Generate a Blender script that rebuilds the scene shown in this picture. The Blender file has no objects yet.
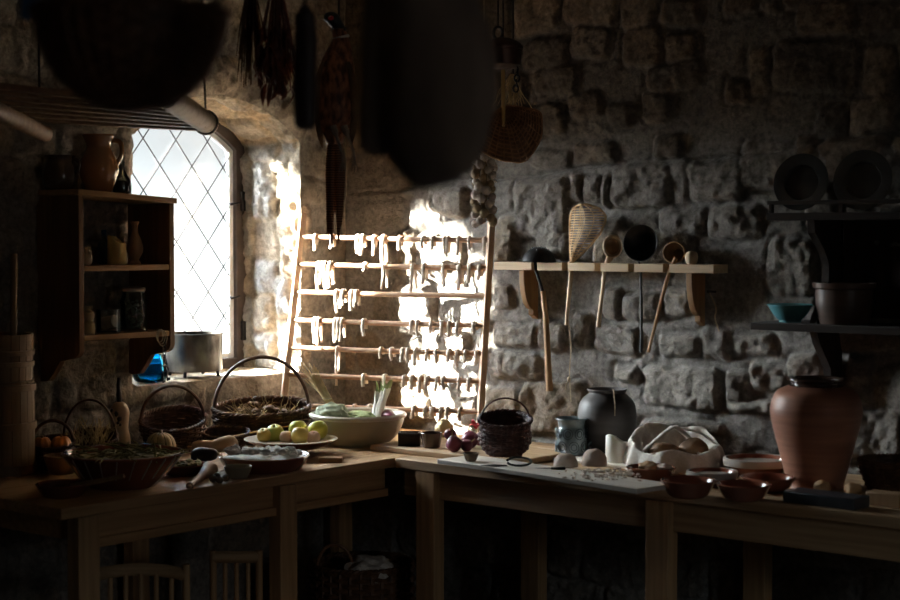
import bpy, bmesh, math, random
import numpy as np
from mathutils import Vector, Matrix, noise
random.seed(7)
SC = bpy.context.scene
COL = SC.collection
PI = math.pi
R = math.radians

# ------------------------------------------------------------------ camera
CAM = Vector((4.43, -4.6, 1.5))
FPX = 1652.0
PITCH = math.atan(65 / FPX)
_a = R(130.3)
_h = Vector((math.cos(_a), math.sin(_a), 0))
RIGHT = Vector((math.sin(_a), -math.cos(_a), 0))
FWD = (_h * math.cos(PITCH) + Vector((0, 0, -math.sin(PITCH)))).normalized()
UP = RIGHT.cross(FWD)

def ray(px, py):
    return FWD + RIGHT * ((px - 450) / FPX) - UP * ((py - 300) / FPX)

def at(px, py, x=None, y=None, z=None, d=None):
    """point of the room seen at a pixel, on a plane of the room or at a depth"""
    v = ray(px, py)
    if x is not None: t = (x - CAM.x) / v.x
    elif y is not None: t = (y - CAM.y) / v.y
    elif z is not None: t = (z - CAM.z) / v.z
    else: t = d
    return CAM + v * t

def mpp(p):
    """metres per pixel at a point"""
    return (Vector(p) - CAM).dot(FWD) / FPX

cd = bpy.data.cameras.new('camera')
cam = bpy.data.objects.new('camera', cd)
COL.objects.link(cam)
cam.matrix_world = Matrix(((RIGHT.x, UP.x, -FWD.x, CAM.x), (RIGHT.y, UP.y, -FWD.y, CAM.y), (RIGHT.z, UP.z, -FWD.z, CAM.z), (0, 0, 0, 1)))
cd.sensor_width = 36
cd.lens = 36 * FPX / 900
cd.dof.use_dof = True
cd.dof.focus_distance = 5.6
cd.dof.aperture_fstop = 2.8
cd.clip_start = 0.05
SC.camera = cam

# ------------------------------------------------------------------ materials
MATS = {}
def _new(name):
    m = bpy.data.materials.new(name); m.use_nodes = True
    nt = m.node_tree
    return m, nt, nt.nodes['Principled BSDF']

def mat(name, c1, c2=None, scale=(8, 8, 8), rough=.6, metal=0, bump=.0, bscale=None, spec=.5, detail=5, wave=None, coat=0, sss=0, trans=0, lo=.35, hi=.65):
    """two-colour noise material with bump; scale may be stretched to make grain"""
    if name in MATS: return MATS[name]
    m, nt, b = _new(name)
    N = nt.nodes; L = nt.links
    b.inputs['Roughness'].default_value = rough
    b.inputs['Metallic'].default_value = metal
    b.inputs['Specular IOR Level'].default_value = spec
    b.inputs['Coat Weight'].default_value = coat
    b.inputs['Coat Roughness'].default_value = .12
    if trans: b.inputs['Transmission Weight'].default_value = trans
    if sss:
        b.inputs['Subsurface Weight'].default_value = sss
        b.inputs['Subsurface Radius'].default_value = (.02, .012, .008)
    tc = N.new('ShaderNodeTexCoord')
    mp = N.new('ShaderNodeMapping'); mp.inputs['Scale'].default_value = scale
    L.new(tc.outputs['Object'], mp.inputs['Vector'])
    if wave:
        nz = N.new('ShaderNodeTexWave'); nz.wave_type = 'BANDS'; nz.bands_direction = wave
        nz.inputs['Scale'].default_value = 1; nz.inputs['Distortion'].default_value = 3; nz.inputs['Detail'].default_value = 3
    else:
        nz = N.new('ShaderNodeTexNoise'); nz.inputs['Scale'].default_value = 1; nz.inputs['Detail'].default_value = detail
    L.new(mp.outputs['Vector'], nz.inputs['Vector'])
    out = nz.outputs['Fac'] if 'Fac' in nz.outputs else nz.outputs[0]
    rp = N.new('ShaderNodeValToRGB')
    rp.color_ramp.elements[0].position = lo; rp.color_ramp.elements[1].position = hi
    rp.color_ramp.elements[0].color = (*c1, 1); rp.color_ramp.elements[1].color = (*(c2 or c1), 1)
    L.new(out, rp.inputs['Fac'])
    L.new(rp.outputs['Color'], b.inputs['Base Color'])
    if bump:
        bp = N.new('ShaderNodeBump'); bp.inputs['Strength'].default_value = bump; bp.inputs['Distance'].default_value = .01
        if bscale:
            n2 = N.new('ShaderNodeTexNoise'); n2.inputs['Scale'].default_value = bscale; n2.inputs['Detail'].default_value = 6
            L.new(tc.outputs['Object'], n2.inputs['Vector']); L.new(n2.outputs['Fac'], bp.inputs['Height'])
        else:
            L.new(out, bp.inputs['Height'])
        L.new(bp.outputs['Normal'], b.inputs['Normal'])
    MATS[name] = m
    return m

def wood(name, c1, c2, axis='Y', rough=.62, f=1.0, bump=.25):
    s = {'X': (2.5, 60, 60), 'Y': (60, 2.5, 60), 'Z': (60, 60, 2.5)}[axis]
    return mat(name, c1, c2, scale=tuple(q * f for q in s), rough=rough, bump=bump, lo=.3, hi=.7)

def stone_mat():
    m, nt, b = _new('rough_stone')
    N = nt.nodes; L = nt.links
    b.inputs['Roughness'].default_value = .93
    b.inputs['Specular IOR Level'].default_value = .25
    at_ = N.new('ShaderNodeAttribute'); at_.attribute_name = 'tint'
    tc = N.new('ShaderNodeTexCoord')
    n1 = N.new('ShaderNodeTexNoise'); n1.inputs['Scale'].default_value = 9; n1.inputs['Detail'].default_value = 8; n1.inputs['Roughness'].default_value = .65
    n2 = N.new('ShaderNodeTexNoise'); n2.inputs['Scale'].default_value = 46; n2.inputs['Detail'].default_value = 6; n2.inputs['Roughness'].default_value = .72
    L.new(tc.outputs['Object'], n1.inputs['Vector']); L.new(tc.outputs['Object'], n2.inputs['Vector'])
    r1 = N.new('ShaderNodeMapRange'); r1.inputs['From Min'].default_value = .25; r1.inputs['From Max'].default_value = .75
    r1.inputs['To Min'].default_value = .62; r1.inputs['To Max'].default_value = 1.25
    L.new(n1.outputs['Fac'], r1.inputs['Value'])
    r2 = N.new('ShaderNodeMapRange'); r2.inputs['From Min'].default_value = .3; r2.inputs['From Max'].default_value = .7
    r2.inputs['To Min'].default_value = .50; r2.inputs['To Max'].default_value = 1.38
    L.new(n2.outputs['Fac'], r2.inputs['Value'])
    mu = N.new('ShaderNodeMath'); mu.operation = 'MULTIPLY'
    L.new(r1.outputs[0], mu.inputs[0]); L.new(r2.outputs[0], mu.inputs[1])
    mx = N.new('ShaderNodeVectorMath'); mx.operation = 'SCALE'
    L.new(at_.outputs['Color'], mx.inputs[0]); L.new(mu.outputs[0], mx.inputs['Scale'])
    L.new(mx.outputs[0], b.inputs['Base Color'])
    bp = N.new('ShaderNodeBump'); bp.inputs['Strength'].default_value = .8; bp.inputs['Distance'].default_value = .016
    L.new(n2.outputs['Fac'], bp.inputs['Height']); L.new(bp.outputs['Normal'], b.inputs['Normal'])
    return m

def glass_mat(name, tint=(1, 1, 1), rough=.02, fres=1.45, body=0.0):
    """thin pane: clear, with the mirror reflection of glass"""
    m = bpy.data.materials.new(name); m.use_nodes = True
    nt = m.node_tree; N = nt.nodes; L = nt.links
    N.clear()
    o = N.new('ShaderNodeOutputMaterial'); t = N.new('ShaderNodeBsdfTransparent'); g = N.new('ShaderNodeBsdfGlossy')
    f = N.new('ShaderNodeFresnel'); f.inputs['IOR'].default_value = fres
    nz = N.new('ShaderNodeTexNoise'); nz.inputs['Scale'].default_value = 5
    rp = N.new('ShaderNodeValToRGB')
    rp.color_ramp.elements[0].color = (*[q * .9 for q in tint], 1); rp.color_ramp.elements[1].color = (*tint, 1)
    L.new(nz.outputs['Fac'], rp.inputs['Fac']); L.new(rp.outputs['Color'], t.inputs['Color'])
    g.inputs['Roughness'].default_value = rough
    mx = N.new('ShaderNodeMixShader')
    L.new(f.outputs[0], mx.inputs[0]); L.new(t.outputs[0], mx.inputs[1]); L.new(g.outputs[0], mx.inputs[2])
    L.new(mx.outputs[0], o.inputs['Surface'])
    return m

M = dict(
    stone=stone_mat(),
    table_y=wood('table_wood_y', (.36, .20, .085), (.56, .34, .165), 'Y'),
    table_x=wood('table_wood_x', (.34, .205, .10), (.54, .36, .20), 'X'),
    table_z=wood('table_wood_z', (.34, .19, .085), (.54, .33, .16), 'Z'),
    board=wood('worn_board', (.70, .60, .50), (.86, .78, .69), 'X'),
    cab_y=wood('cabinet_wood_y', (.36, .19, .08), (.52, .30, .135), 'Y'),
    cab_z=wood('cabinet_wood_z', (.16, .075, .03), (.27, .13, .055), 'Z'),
    shelf_x=wood('shelf_wood_x', (.46, .32, .18), (.60, .44, .27), 'X'),
    shelf_z=wood('shelf_wood_z', (.26, .14, .06), (.38, .22, .10), 'Z'),
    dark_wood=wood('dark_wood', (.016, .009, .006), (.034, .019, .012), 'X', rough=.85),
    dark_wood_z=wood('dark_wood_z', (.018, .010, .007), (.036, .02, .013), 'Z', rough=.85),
    rack=wood('rack_wood', (.50, .32, .20), (.70, .50, .34), 'Z'),
    rung=wood('rung_wood', (.46, .26, .16), (.64, .42, .27), 'X'),
    log=wood('log_wood', (.22, .14, .08), (.36, .25, .155), 'Y', f=.6),
    slat=wood('slat_wood', (.16, .085, .045), (.26, .15, .08), 'X'),
    spoon=wood('spoon_wood', (.56, .40, .24), (.74, .57, .38), 'Z'),
    handle=wood('handle_wood', (.33, .18, .08), (.45, .27, .13), 'Z'),
    tub=wood('tub_wood', (.27, .155, .07), (.37, .225, .105), 'Z', f=.7),
    wicker=mat('dark_wicker', (.075, .032, .016), (.16, .075, .035), scale=(40, 40, 40), rough=.55, bump=.2),
    wicker2=mat('brown_wicker', (.15, .068, .034), (.32, .165, .08), scale=(40, 40, 40), rough=.55, bump=.2),
    wicker_red=mat('red_brown_wicker', (.045, .014, .011), (.11, .038, .027), scale=(40, 40, 40), rough=.5, bump=.2),
    wicker_pale=mat('pale_cane', (.58, .36, .16), (.80, .56, .30), scale=(40, 40, 40), rough=.5),
    straw=mat('straw', (.42, .30, .14), (.62, .48, .26), scale=(20, 20, 20), rough=.8),
    cream=mat('cream_glaze', (.36, .32, .23), (.44, .39, .29), scale=(10, 10, 10), rough=.3, spec=.5),
    cream_rim=mat('cream_rim_glaze', (.48, .44, .35), (.56, .51, .42), scale=(10, 10, 10), rough=.3),
    terracotta=mat('terracotta', (.40, .175, .11), (.54, .25, .16), scale=(4, 4, 60), rough=.45, bump=.08),
    terra_glaze=mat('glazed_terracotta', (.20, .062, .036), (.28, .095, .055), scale=(8, 8, 8), rough=.18, coat=.4),
    jug_glaze=mat('brown_jug_glaze', (.30, .13, .05), (.38, .18, .07), scale=(6, 6, 6), rough=.15, coat=.6),
    dark_glaze=mat('dark_glaze', (.045, .025, .018), (.08, .045, .03), scale=(6, 6, 6), rough=.2, coat=.5),
    pale_rim=mat('pale_slip', (.32, .28, .24), (.42, .37, .32), scale=(12, 12, 12), rough=.4),
    jar_black=mat('charred_clay', (.035, .030, .028), (.065, .056, .052), scale=(4, 4, 40), rough=.55, bump=.05),
    pot_brown=mat('brown_clay', (.08, .05, .038), (.13, .08, .06), scale=(4, 4, 30), rough=.35),
    flour=mat('flour', (.72, .69, .64), (.86, .84, .80), scale=(60, 60, 60), rough=.95, bump=.5),
    dough=mat('dough', (.70, .54, .44), (.82, .69, .59), scale=(20, 20, 20), rough=.85, bump=.2),
    bread=mat('bread_crust', (.42, .22, .09), (.66, .44, .24), scale=(18, 18, 18), rough=.7, bump=.2),
    dark_bread=mat('dark_crust', (.13, .065, .03), (.24, .13, .06), scale=(18, 18, 18), rough=.7, bump=.2),
    vase_clay=mat('orange_clay', (.44, .22, .11), (.54, .30, .16), scale=(10, 10, 30), rough=.35),
    fan=mat('reddish_wicker', (.30, .13, .055), (.50, .26, .12), scale=(40, 40, 40), rough=.5, bump=.2),
    stick=mat('yellow_cane', (.70, .48, .18), (.82, .62, .28), scale=(40, 40, 8), rough=.4),
    jar_leaf=mat('pale_dried_leaf', (.30, .32, .20), (.56, .56, .42), scale=(30, 30, 30), rough=.7),
    wax=mat('wax', (.56, .53, .46), (.64, .60, .53), scale=(12, 12, 12), rough=.5, sss=.15),
    wax_y=mat('yellow_wax', (.62, .44, .13), (.72, .54, .20), scale=(12, 12, 12), rough=.45, sss=.2),
    apple_g=mat('green_apple', (.56, .56, .07), (.72, .68, .13), scale=(12, 12, 12), rough=.35),
    apple_y=mat('yellow_apple', (.74, .46, .08), (.80, .58, .16), scale=(12, 12, 12), rough=.4),
    peach=mat('peach_skin', (.74, .40, .24), (.80, .58, .38), scale=(14, 14, 14), rough=.7),
    onion=mat('red_onion', (.13, .022, .045), (.25, .06, .10), scale=(20, 20, 4), rough=.35, spec=.5),
    orange=mat('pumpkin_skin', (.62, .20, .03), (.74, .30, .06), scale=(8, 8, 8), rough=.45),
    squash=mat('butternut_skin', (.58, .38, .22), (.68, .48, .30), scale=(6, 6, 6), rough=.5),
    squash_y=mat('striped_squash', (.16, .18, .05), (.66, .52, .20), scale=(1, 1, 1), rough=.4),
    gourd=mat('gourd_skin', (.50, .34, .20), (.62, .44, .27), scale=(9, 9, 9), rough=.45),
    gourd_dark=mat('gourd_mark', (.05, .03, .02), rough=.6),
    cabbage=mat('cabbage_leaf', (.15, .19, .11), (.33, .37, .24), scale=(14, 14, 14), rough=.65, bump=.6),
    green=mat('herb_green', (.15, .13, .04), (.34, .29, .11), scale=(25, 25, 25), rough=.7),
    leek=mat('leek_white', (.76, .73, .60), (.88, .86, .76), scale=(60, 60, 3), rough=.5),
    leek_g=mat('leek_green', (.28, .36, .14), (.44, .50, .24), scale=(60, 60, 3), rough=.5),
    aubergine=mat('aubergine_skin', (.010, .012, .017), (.022, .024, .034), scale=(25, 25, 25), rough=.38, spec=.5, bump=.3),
    meat=mat('roast_skin', (.36, .20, .12), (.52, .33, .21), scale=(25, 25, 25), rough=.55, bump=.3),
    walnut=mat('nut_shell', (.10, .06, .035), (.22, .145, .09), scale=(70, 70, 70), rough=.7, bump=.5),
    red=mat('red_petal', (.50, .02, .04), (.62, .06, .08), scale=(30, 30, 30), rough=.5),
    pale_gourd=mat('pale_squash', (.62, .46, .20), (.74, .58, .30), scale=(10, 10, 10), rough=.5),
    iron=mat('black_iron', (.012, .012, .013), (.028, .026, .026), scale=(30, 30, 30), rough=.42, metal=.6),
    iron_rough=mat('rough_iron', (.03, .025, .022), (.06, .05, .045), scale=(40, 40, 40), rough=.6, metal=.5, bump=.2),
    steel=mat('tinned_steel', (.025, .022, .02), (.24, .225, .20), scale=(11, 11, 7), rough=.36, metal=.8, bump=.06, lo=.38, hi=.62),
    pewter=mat('pewter', (.11, .11, .11), (.16, .16, .155), scale=(14, 14, 14), rough=.27, metal=.7),
    copper=mat('old_copper', (.07, .032, .022), (.12, .055, .036), scale=(14, 14, 14), rough=.4, metal=.4),
    frame=mat('frame_paint', (.045, .03, .024), (.07, .05, .04), scale=(20, 20, 20), rough=.55),
    casement=mat('skylit_casement', (.50, .50, .50), (.58, .58, .58), scale=(20, 20, 20), rough=.5),  # paleness of the skylit edge put into the casement colour
    lead=mat('lead_came', (.06, .06, .065), (.10, .10, .105), scale=(30, 30, 30), rough=.5, metal=.4),
    turquoise=mat('turquoise_glaze', (.10, .33, .37), (.15, .42, .45), scale=(10, 10, 10), rough=.25, coat=.3),
    jug_blue=mat('blue_grey_glaze', (.10, .135, .15), (.22, .265, .275), scale=(18, 18, 18), rough=.2, coat=.5),
    jug_dark=mat('dark_blue_glaze', (.014, .03, .04), (.025, .05, .06), scale=(10, 10, 10), rough=.3, coat=.3),
    linen=mat('linen', (.66, .60, .53), (.78, .72, .65), scale=(120, 120, 120), rough=.9, bump=.15),
    dough_strip=mat('dried_strip', (.58, .46, .36), (.74, .63, .52), scale=(60, 60, 60), rough=.7, bump=.2),
    garlic=mat('garlic_skin', (.52, .42, .34), (.72, .63, .56), scale=(30, 30, 12), rough=.5),
    garlic_stem=mat('garlic_stem', (.34, .24, .14), (.48, .36, .22), scale=(50, 50, 5), rough=.8),
    chili=mat('dried_pepper', (.09, .022, .012), (.17, .05, .025), scale=(25, 25, 25), rough=.4),
    herb=mat('dried_herb', (.09, .05, .025), (.17, .10, .05), scale=(25, 25, 25), rough=.85),
    hide=mat('dark_hide', (.09, .068, .054), (.20, .155, .12), scale=(10, 10, 4), rough=.95, bump=.5),
    sausage=mat('smoked_skin', (.016, .009, .009), (.03, .018, .016), scale=(18, 18, 6), rough=.6, bump=.3),
    feather=mat('copper_feather', (.10, .034, .018), (.50, .20, .09), scale=(70, 70, 30), rough=.55, bump=.6, detail=2),
    feather_g=mat('green_black_feather', (.006, .014, .013), (.014, .03, .03), scale=(40, 40, 40), rough=.35),
    feather_w=mat('white_feather', (.62, .60, .56), (.74, .72, .68), scale=(40, 40, 40), rough=.7),
    feather_t=mat('barred_tail_feather', (.10, .038, .018), (.36, .17, .075), scale=(8, 8, 45), rough=.6, wave='Z'),
    horn=mat('beak_horn', (.42, .36, .24), (.52, .46, .32), scale=(20, 20, 20), rough=.5),
    leg_skin=mat('bird_leg_skin', (.22, .17, .13), (.34, .27, .21), scale=(60, 60, 60), rough=.6),
    cord=mat('hemp_cord', (.36, .28, .18), (.50, .40, .27), scale=(90, 90, 90), rough=.9),
    cord_dark=mat('dark_cord', (.04, .035, .03), (.07, .06, .05), scale=(90, 90, 90), rough=.9),
    blue_cloth=mat('blue_cloth', (.03, .07, .14), (.05, .10, .19), scale=(40, 40, 40), rough=.9),
    blue_box=mat('blue_grey_box', (.10, .14, .20), (.16, .20, .28), scale=(12, 12, 12), rough=.45),
    slate=mat('slate', (.03, .034, .042), (.05, .055, .065), scale=(20, 20, 8), rough=.35, bump=.05),
    floor=mat('floor_slab', (.10, .085, .07), (.17, .145, .12), scale=(3, 3, 3), rough=.9, bump=.4),
    plaster=mat('dark_plaster', (.26, .20, .145), (.34, .27, .20), scale=(3, 3, 3), rough=.95, bump=.3),
    blocker_bark=mat('blocker_bark', (.10, .08, .06), (.18, .14, .10), scale=(12, 12, 4), rough=.9, bump=.5),
    pane=glass_mat('window_glass', (.98, 1, 1)),
    jar_glass=glass_mat('jar_glass', (.93, .97, .95)),
    blue_glass=glass_mat('blue_glass', (.16, .68, .95), fres=1.35),
)

# striped squash: stripes round the fruit
_nt = M['squash_y'].node_tree
for _n in _nt.nodes:
    if _n.type == 'TEX_NOISE': _n.inputs['Scale'].default_value = 60; _n.inputs['Detail'].default_value = 2

# ------------------------------------------------------------------ mesh builder
class MB:
    def __init__(s): s.v = []; s.f = []
    def add(s, vs, fs):
        o = len(s.v); s.v += [tuple(p) for p in vs]; s.f += [tuple(i + o for i in f) for f in fs]; return s
    def box(s, c, d, rot=None):
        c = Vector(c); q = []
        for i in (-1, 1):
            for j in (-1, 1):
                for k in (-1, 1):
                    p = Vector((i * d[0] / 2, j * d[1] / 2, k * d[2] / 2))
                    if rot is not None: p = rot @ p
                    q.append(c + p)
        return s.add(q, [(0, 1, 3, 2), (4, 6, 7, 5), (0, 4, 5, 1), (2, 3, 7, 6), (0, 2, 6, 4), (1, 5, 7, 3)])
    def tube(s, pts, r, n=8, closed=False, cap=True, flat=1.0, up=None):
        pts = [Vector(p) for p in pts]; m = len(pts)
        rr = r if isinstance(r, (list, tuple)) else [r] * m
        T = []
        for i in range(m):
            if closed: t = pts[(i + 1) % m] - pts[i - 1]
            else: t = pts[min(i + 1, m - 1)] - pts[max(i - 1, 0)]
            T.append(t.normalized() if t.length > 1e-9 else Vector((0, 0, 1)))
        ref = Vector(up) if up is not None else (Vector((0, 0, 1)) if abs(T[0].z) < .9 else Vector((1, 0, 0)))
        a = (ref - T[0] * ref.dot(T[0])).normalized()
        vs = []
        for i in range(m):
            if up is not None: a = Vector(up)
            a = a - T[i] * a.dot(T[i])
            a = a.normalized() if a.length > 1e-9 else T[i].orthogonal().normalized()
            b = T[i].cross(a)
            for k in range(n):
                th = 2 * PI * k / n
                vs.append(pts[i] + a * (rr[i] * flat * math.cos(th)) + b * (rr[i] * math.sin(th)))
        fs = []
        for i in range(m if closed else m - 1):
            j = (i + 1) % m
            for k in range(n):
                l = (k + 1) % n
                fs.append((i * n + k, j * n + k, j * n + l, i * n + l))
        if not closed and cap:
            fs.append(tuple(range(n))); fs.append(tuple(range((m - 1) * n, m * n))[::-1])
        return s.add(vs, fs)
    def lathe(s, prof, n=40, c=(0, 0, 0), sx=1, sy=1, wob=0, lip=None):
        c = Vector(c); vs = []; m = len(prof)
        for (r, z) in prof:
            for k in range(n):
                th = 2 * PI * k / n
                q = r * (1 + (wob * math.sin(3 * th + 1) if wob else 0))
                dz = 0
                if lip: q, dz = lip(q, z, th)
                vs.append(c + Vector((q * math.cos(th) * sx, q * math.sin(th) * sy, z + dz)))
        fs = []
        for i in range(m - 1):
            for k in range(n):
                l = (k + 1) % n
                fs.append((i * n + k, i * n + l, (i + 1) * n + l, (i + 1) * n + k))
        if prof[0][0] > 1e-6: fs.append(tuple(range(n))[::-1])
        if prof[-1][0] > 1e-6: fs.append(tuple(range((m - 1) * n, m * n)))
        return s.add(vs, fs)
    def blob(s, c, d, amp=.1, freq=2.0, seed=0, sub=3, rot=None, fn=None):
        bm = bmesh.new(); bmesh.ops.create_icosphere(bm, subdivisions=sub, radius=1)
        c = Vector(c); vs = []
        for v in bm.verts:
            u = v.co.normalized()
            k = 1 + amp * noise.noise(u * freq + Vector((seed * 3.7, seed * 1.3, seed)))
            if fn: k *= fn(u)
            p = Vector((u.x * d[0] * k, u.y * d[1] * k, u.z * d[2] * k))
            if rot is not None: p = rot @ p
            vs.append(c + p)
        fs = [tuple(v.index for v in f.verts) for f in bm.faces]
        bm.free()
        return s.add(vs, fs)
    def prism(s, poly, fn, t):
        """closed 2D polygon -> solid; fn(u,v,w) gives the 3D point, w = 0..t"""
        n = len(poly)
        vs = [fn(u, v, 0) for u, v in poly] + [fn(u, v, t) for u, v in poly]
        fs = [tuple(range(n))[::-1], tuple(range(n, 2 * n))]
        for i in range(n):
            j = (i + 1) % n; fs.append((i, j, n + j, n + i))
        return s.add(vs, fs)
    def xf(s, mtx):
        s.v = [tuple(mtx @ Vector(p)) for p in s.v]; return s
    def build(s, name, m, parent=None, loc=(0, 0, 0), bevel=0, smooth=40, rot=None, sub=0):
        me = bpy.data.meshes.new(name); me.from_pydata(s.v, [], s.f)
        bm = bmesh.new(); bm.from_mesh(me); bmesh.ops.recalc_face_normals(bm, faces=bm.faces); bm.to_mesh(me); bm.free()
        me.polygons.foreach_set('use_smooth', [True] * len(me.polygons))
        if smooth: me.set_sharp_from_angle(angle=R(smooth))
        me.materials.append(m)
        o = bpy.data.objects.new(name, me); COL.objects.link(o)
        o.location = loc
        if rot is not None: o.rotation_euler = rot
        if parent is not None: o.parent = parent
        if bevel:
            b = o.modifiers.new('bevel', 'BEVEL'); b.width = bevel; b.segments = 2; b.limit_method = 'ANGLE'
        if sub:
            q = o.modifiers.new('smooth', 'SUBSURF'); q.levels = sub; q.render_levels = sub
        return o

def tag(o, label=None, cat=None, group=None, kind=None):
    if label: o['label'] = label
    if cat: o['category'] = cat
    if group: o['group'] = group
    if kind: o['kind'] = kind
    return o

def thing(name, label, cat, loc=(0, 0, 0), rz=0, group=None):
    o = bpy.data.objects.new(name, None); COL.objects.link(o)
    o.empty_display_size = .05
    o.location = loc; o.rotation_euler = (0, 0, rz)
    return tag(o, label, cat, group)

def copy_tree(o, parent=None):
    c = o.copy(); COL.objects.link(c)
    if parent is not None: c.parent = parent
    for ch in [q for q in o.children]: copy_tree(ch, c)
    return c

def struct(o): return tag(o, kind='structure')

def arc(c, rx, rz, a0, a1, n, ax=(1, 0, 0), up=(0, 0, 1)):
    ax = Vector(ax); up = Vector(up); c = Vector(c)
    return [c + ax * (rx * math.cos(a0 + (a1 - a0) * i / n)) + up * (rz * math.sin(a0 + (a1 - a0) * i / n)) for i in range(n + 1)]

def smoothpath(pts, n=6):
    """Catmull-Rom through the points"""
    P = [Vector(p) for p in pts]; out = []
    for i in range(len(P) - 1):
        p0 = P[max(i - 1, 0)]; p1 = P[i]; p2 = P[i + 1]; p3 = P[min(i + 2, len(P) - 1)]
        for k in range(n):
            t = k / n
            out.append(.5 * ((2 * p1) + (p2 - p0) * t + (2 * p0 - 5 * p1 + 4 * p2 - p3) * t * t + (3 * p1 - p0 - 3 * p2 + p3) * t ** 3))
    out.append(P[-1]); return out

def smoothprof(prof, n=5):
    return [(max(p.x, 0), p.y) for p in smoothpath([Vector((r, z, 0)) for r, z in prof], n)]
# ------------------------------------------------------------------ stone walls
_rs = np.random.RandomState(3)
_lat = _rs.rand(256, 256)
def vnoise(u, v):
    i = np.floor(u).astype(int); j = np.floor(v).astype(int)
    fu = u - i; fv = v - j
    fu = fu * fu * (3 - 2 * fu); fv = fv * fv * (3 - 2 * fv)
    a = _lat[i % 256, j % 256]; b = _lat[(i + 1) % 256, j % 256]; c = _lat[i % 256, (j + 1) % 256]; d = _lat[(i + 1) % 256, (j + 1) % 256]
    return (a * (1 - fu) + b * fu) * (1 - fv) + (c * (1 - fu) + d * fu) * fv - .5
def fbm(u, v, f, o=4):
    s = 0; a = 1
    for k in range(o):
        s = s + a * vnoise(u * f + 17.3 * k, v * f + 5.1 * k); f *= 2.07; a *= .52
    return s

def course_stones(u0, u1, z0, z1, taken, rs, tints, small=1.0):
    """rows of rubble as (u, z, half width, half height, turn, height, tint)"""
    out = []; z = z0
    while z < z1:
        h = rs.uniform(.10, .20) * small; u = u0 + rs.uniform(-.1, 0)
        while u < u1:
            w = rs.choice((rs.uniform(.07, .14), rs.uniform(.16, .34), rs.uniform(.16, .34))) * small
            cu, cz = u + w / 2, z + h / 2 + rs.uniform(-.012, .012)
            hit = any(abs(cu - a[0]) < (w / 2 + a[2]) * .86 and abs(cz - a[1]) < (h / 2 + a[3]) * .86 for a in taken)
            if not hit and rs.rand() > .08:
                out.append((cu, cz + rs.uniform(-.02, .02), (w / 2 - .006) * rs.uniform(.88, 1.06), (h / 2 - .004) * rs.uniform(.85, 1.08), rs.uniform(-.12, .12), rs.uniform(.010, .026), tints[rs.randint(len(tints))]))
            u += w
        z += h
    return out

def field(U, Z, stones, seed, mortar, rough=.008, fill=.014):
    """height and colour of rubble masonry over the grid U, Z"""
    wu = U + .026 * fbm(U + seed, Z, 5, 5); wz = Z + .026 * fbm(U, Z + seed + 9, 5, 5)
    best = np.full(U.shape, 1.0); hh = np.zeros(U.shape); tint = np.zeros(U.shape + (3,)); tint[:] = mortar
    gu = U[:, 0]; gz = Z[0, :]
    for (cu, cz, hw, hz, tr, ht, tc) in stones:
        m = .06
        i0, i1 = np.searchsorted(gu, (cu - hw - m, cu + hw + m)); j0, j1 = np.searchsorted(gz, (cz - hz - m, cz + hz + m))
        if i0 >= i1 or j0 >= j1: continue
        a = wu[i0:i1, j0:j1] - cu; b = wz[i0:i1, j0:j1] - cz
        c, s = math.cos(tr), math.sin(tr)
        p = a * c + b * s; q = -a * s + b * c
        rad = .45 * min(hw, hz)
        dx = np.abs(p) - hw + rad; dz = np.abs(q) - hz + rad
        sd = np.sqrt(np.maximum(dx, 0) ** 2 + np.maximum(dz, 0) ** 2) + np.minimum(np.maximum(dx, dz), 0) - rad
        t = np.clip(.5 - sd / .018, 0, 1); t = t * t * (3 - 2 * t)
        dome = 1 - .18 * ((p / hw) ** 2 + (q / hz) ** 2)
        h = t * ht * dome + t * (.05 * p * math.sin(cu * 50) + .05 * q * math.cos(cz * 40))
        cur = best[i0:i1, j0:j1]; k = sd < cur
        cur[k] = sd[k]
        h = h - .007 * np.exp(-((sd - .012) / .009) ** 2)
        hs = hh[i0:i1, j0:j1]; hs[k] = h[k]
        tt = tint[i0:i1, j0:j1]
        col = np.array(tc)[None, None, :] * t[..., None] + np.array(mortar)[None, None, :] * (1 - t[..., None])
        tt[k] = col[k]
    n1 = fbm(U + seed * 2, Z, 14, 5); n2 = fbm(U, Z + seed, 40, 3)
    ins = np.clip(.5 - best / .03, 0, 1)
    hgt = hh + fill * n1 * (.6 + .4 * ins) + rough * n2 * (.5 + .7 * ins)
    return hgt, tint

def grid_mesh(name, P, T, keep=None):
    """P (m,n,3) points, T (m,n,3) colours"""
    m, n, _ = P.shape
    idx = np.arange(m * n).reshape(m, n)
    F = np.stack([idx[:-1, :-1], idx[1:, :-1], idx[1:, 1:], idx[:-1, 1:]], -1).reshape(-1, 4)
    if keep is not None: F = F[keep.reshape(-1)]
    me = bpy.data.meshes.new(name)
    me.vertices.add(m * n); me.vertices.foreach_set('co', P.reshape(-1).astype(np.float32))
    me.loops.add(F.size); me.loops.foreach_set('vertex_index', F.reshape(-1).astype(np.int32))
    me.polygons.add(len(F)); me.polygons.foreach_set('loop_start', np.arange(0, F.size, 4, dtype=np.int32))
    me.polygons.foreach_set('loop_total', np.full(len(F), 4, dtype=np.int32))
    me.update(calc_edges=True); me.validate()
    me.polygons.foreach_set('use_smooth', [True] * len(me.polygons))
    a = me.color_attributes.new('tint', 'FLOAT_COLOR', 'POINT')
    a.data.foreach_set('color', np.concatenate([T, np.ones(T.shape[:2] + (1,))], -1).reshape(-1).astype(np.float32))
    me.materials.append(M['stone'])
    o = bpy.data.objects.new(name, me); COL.objects.link(o)
    return struct(o)

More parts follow.
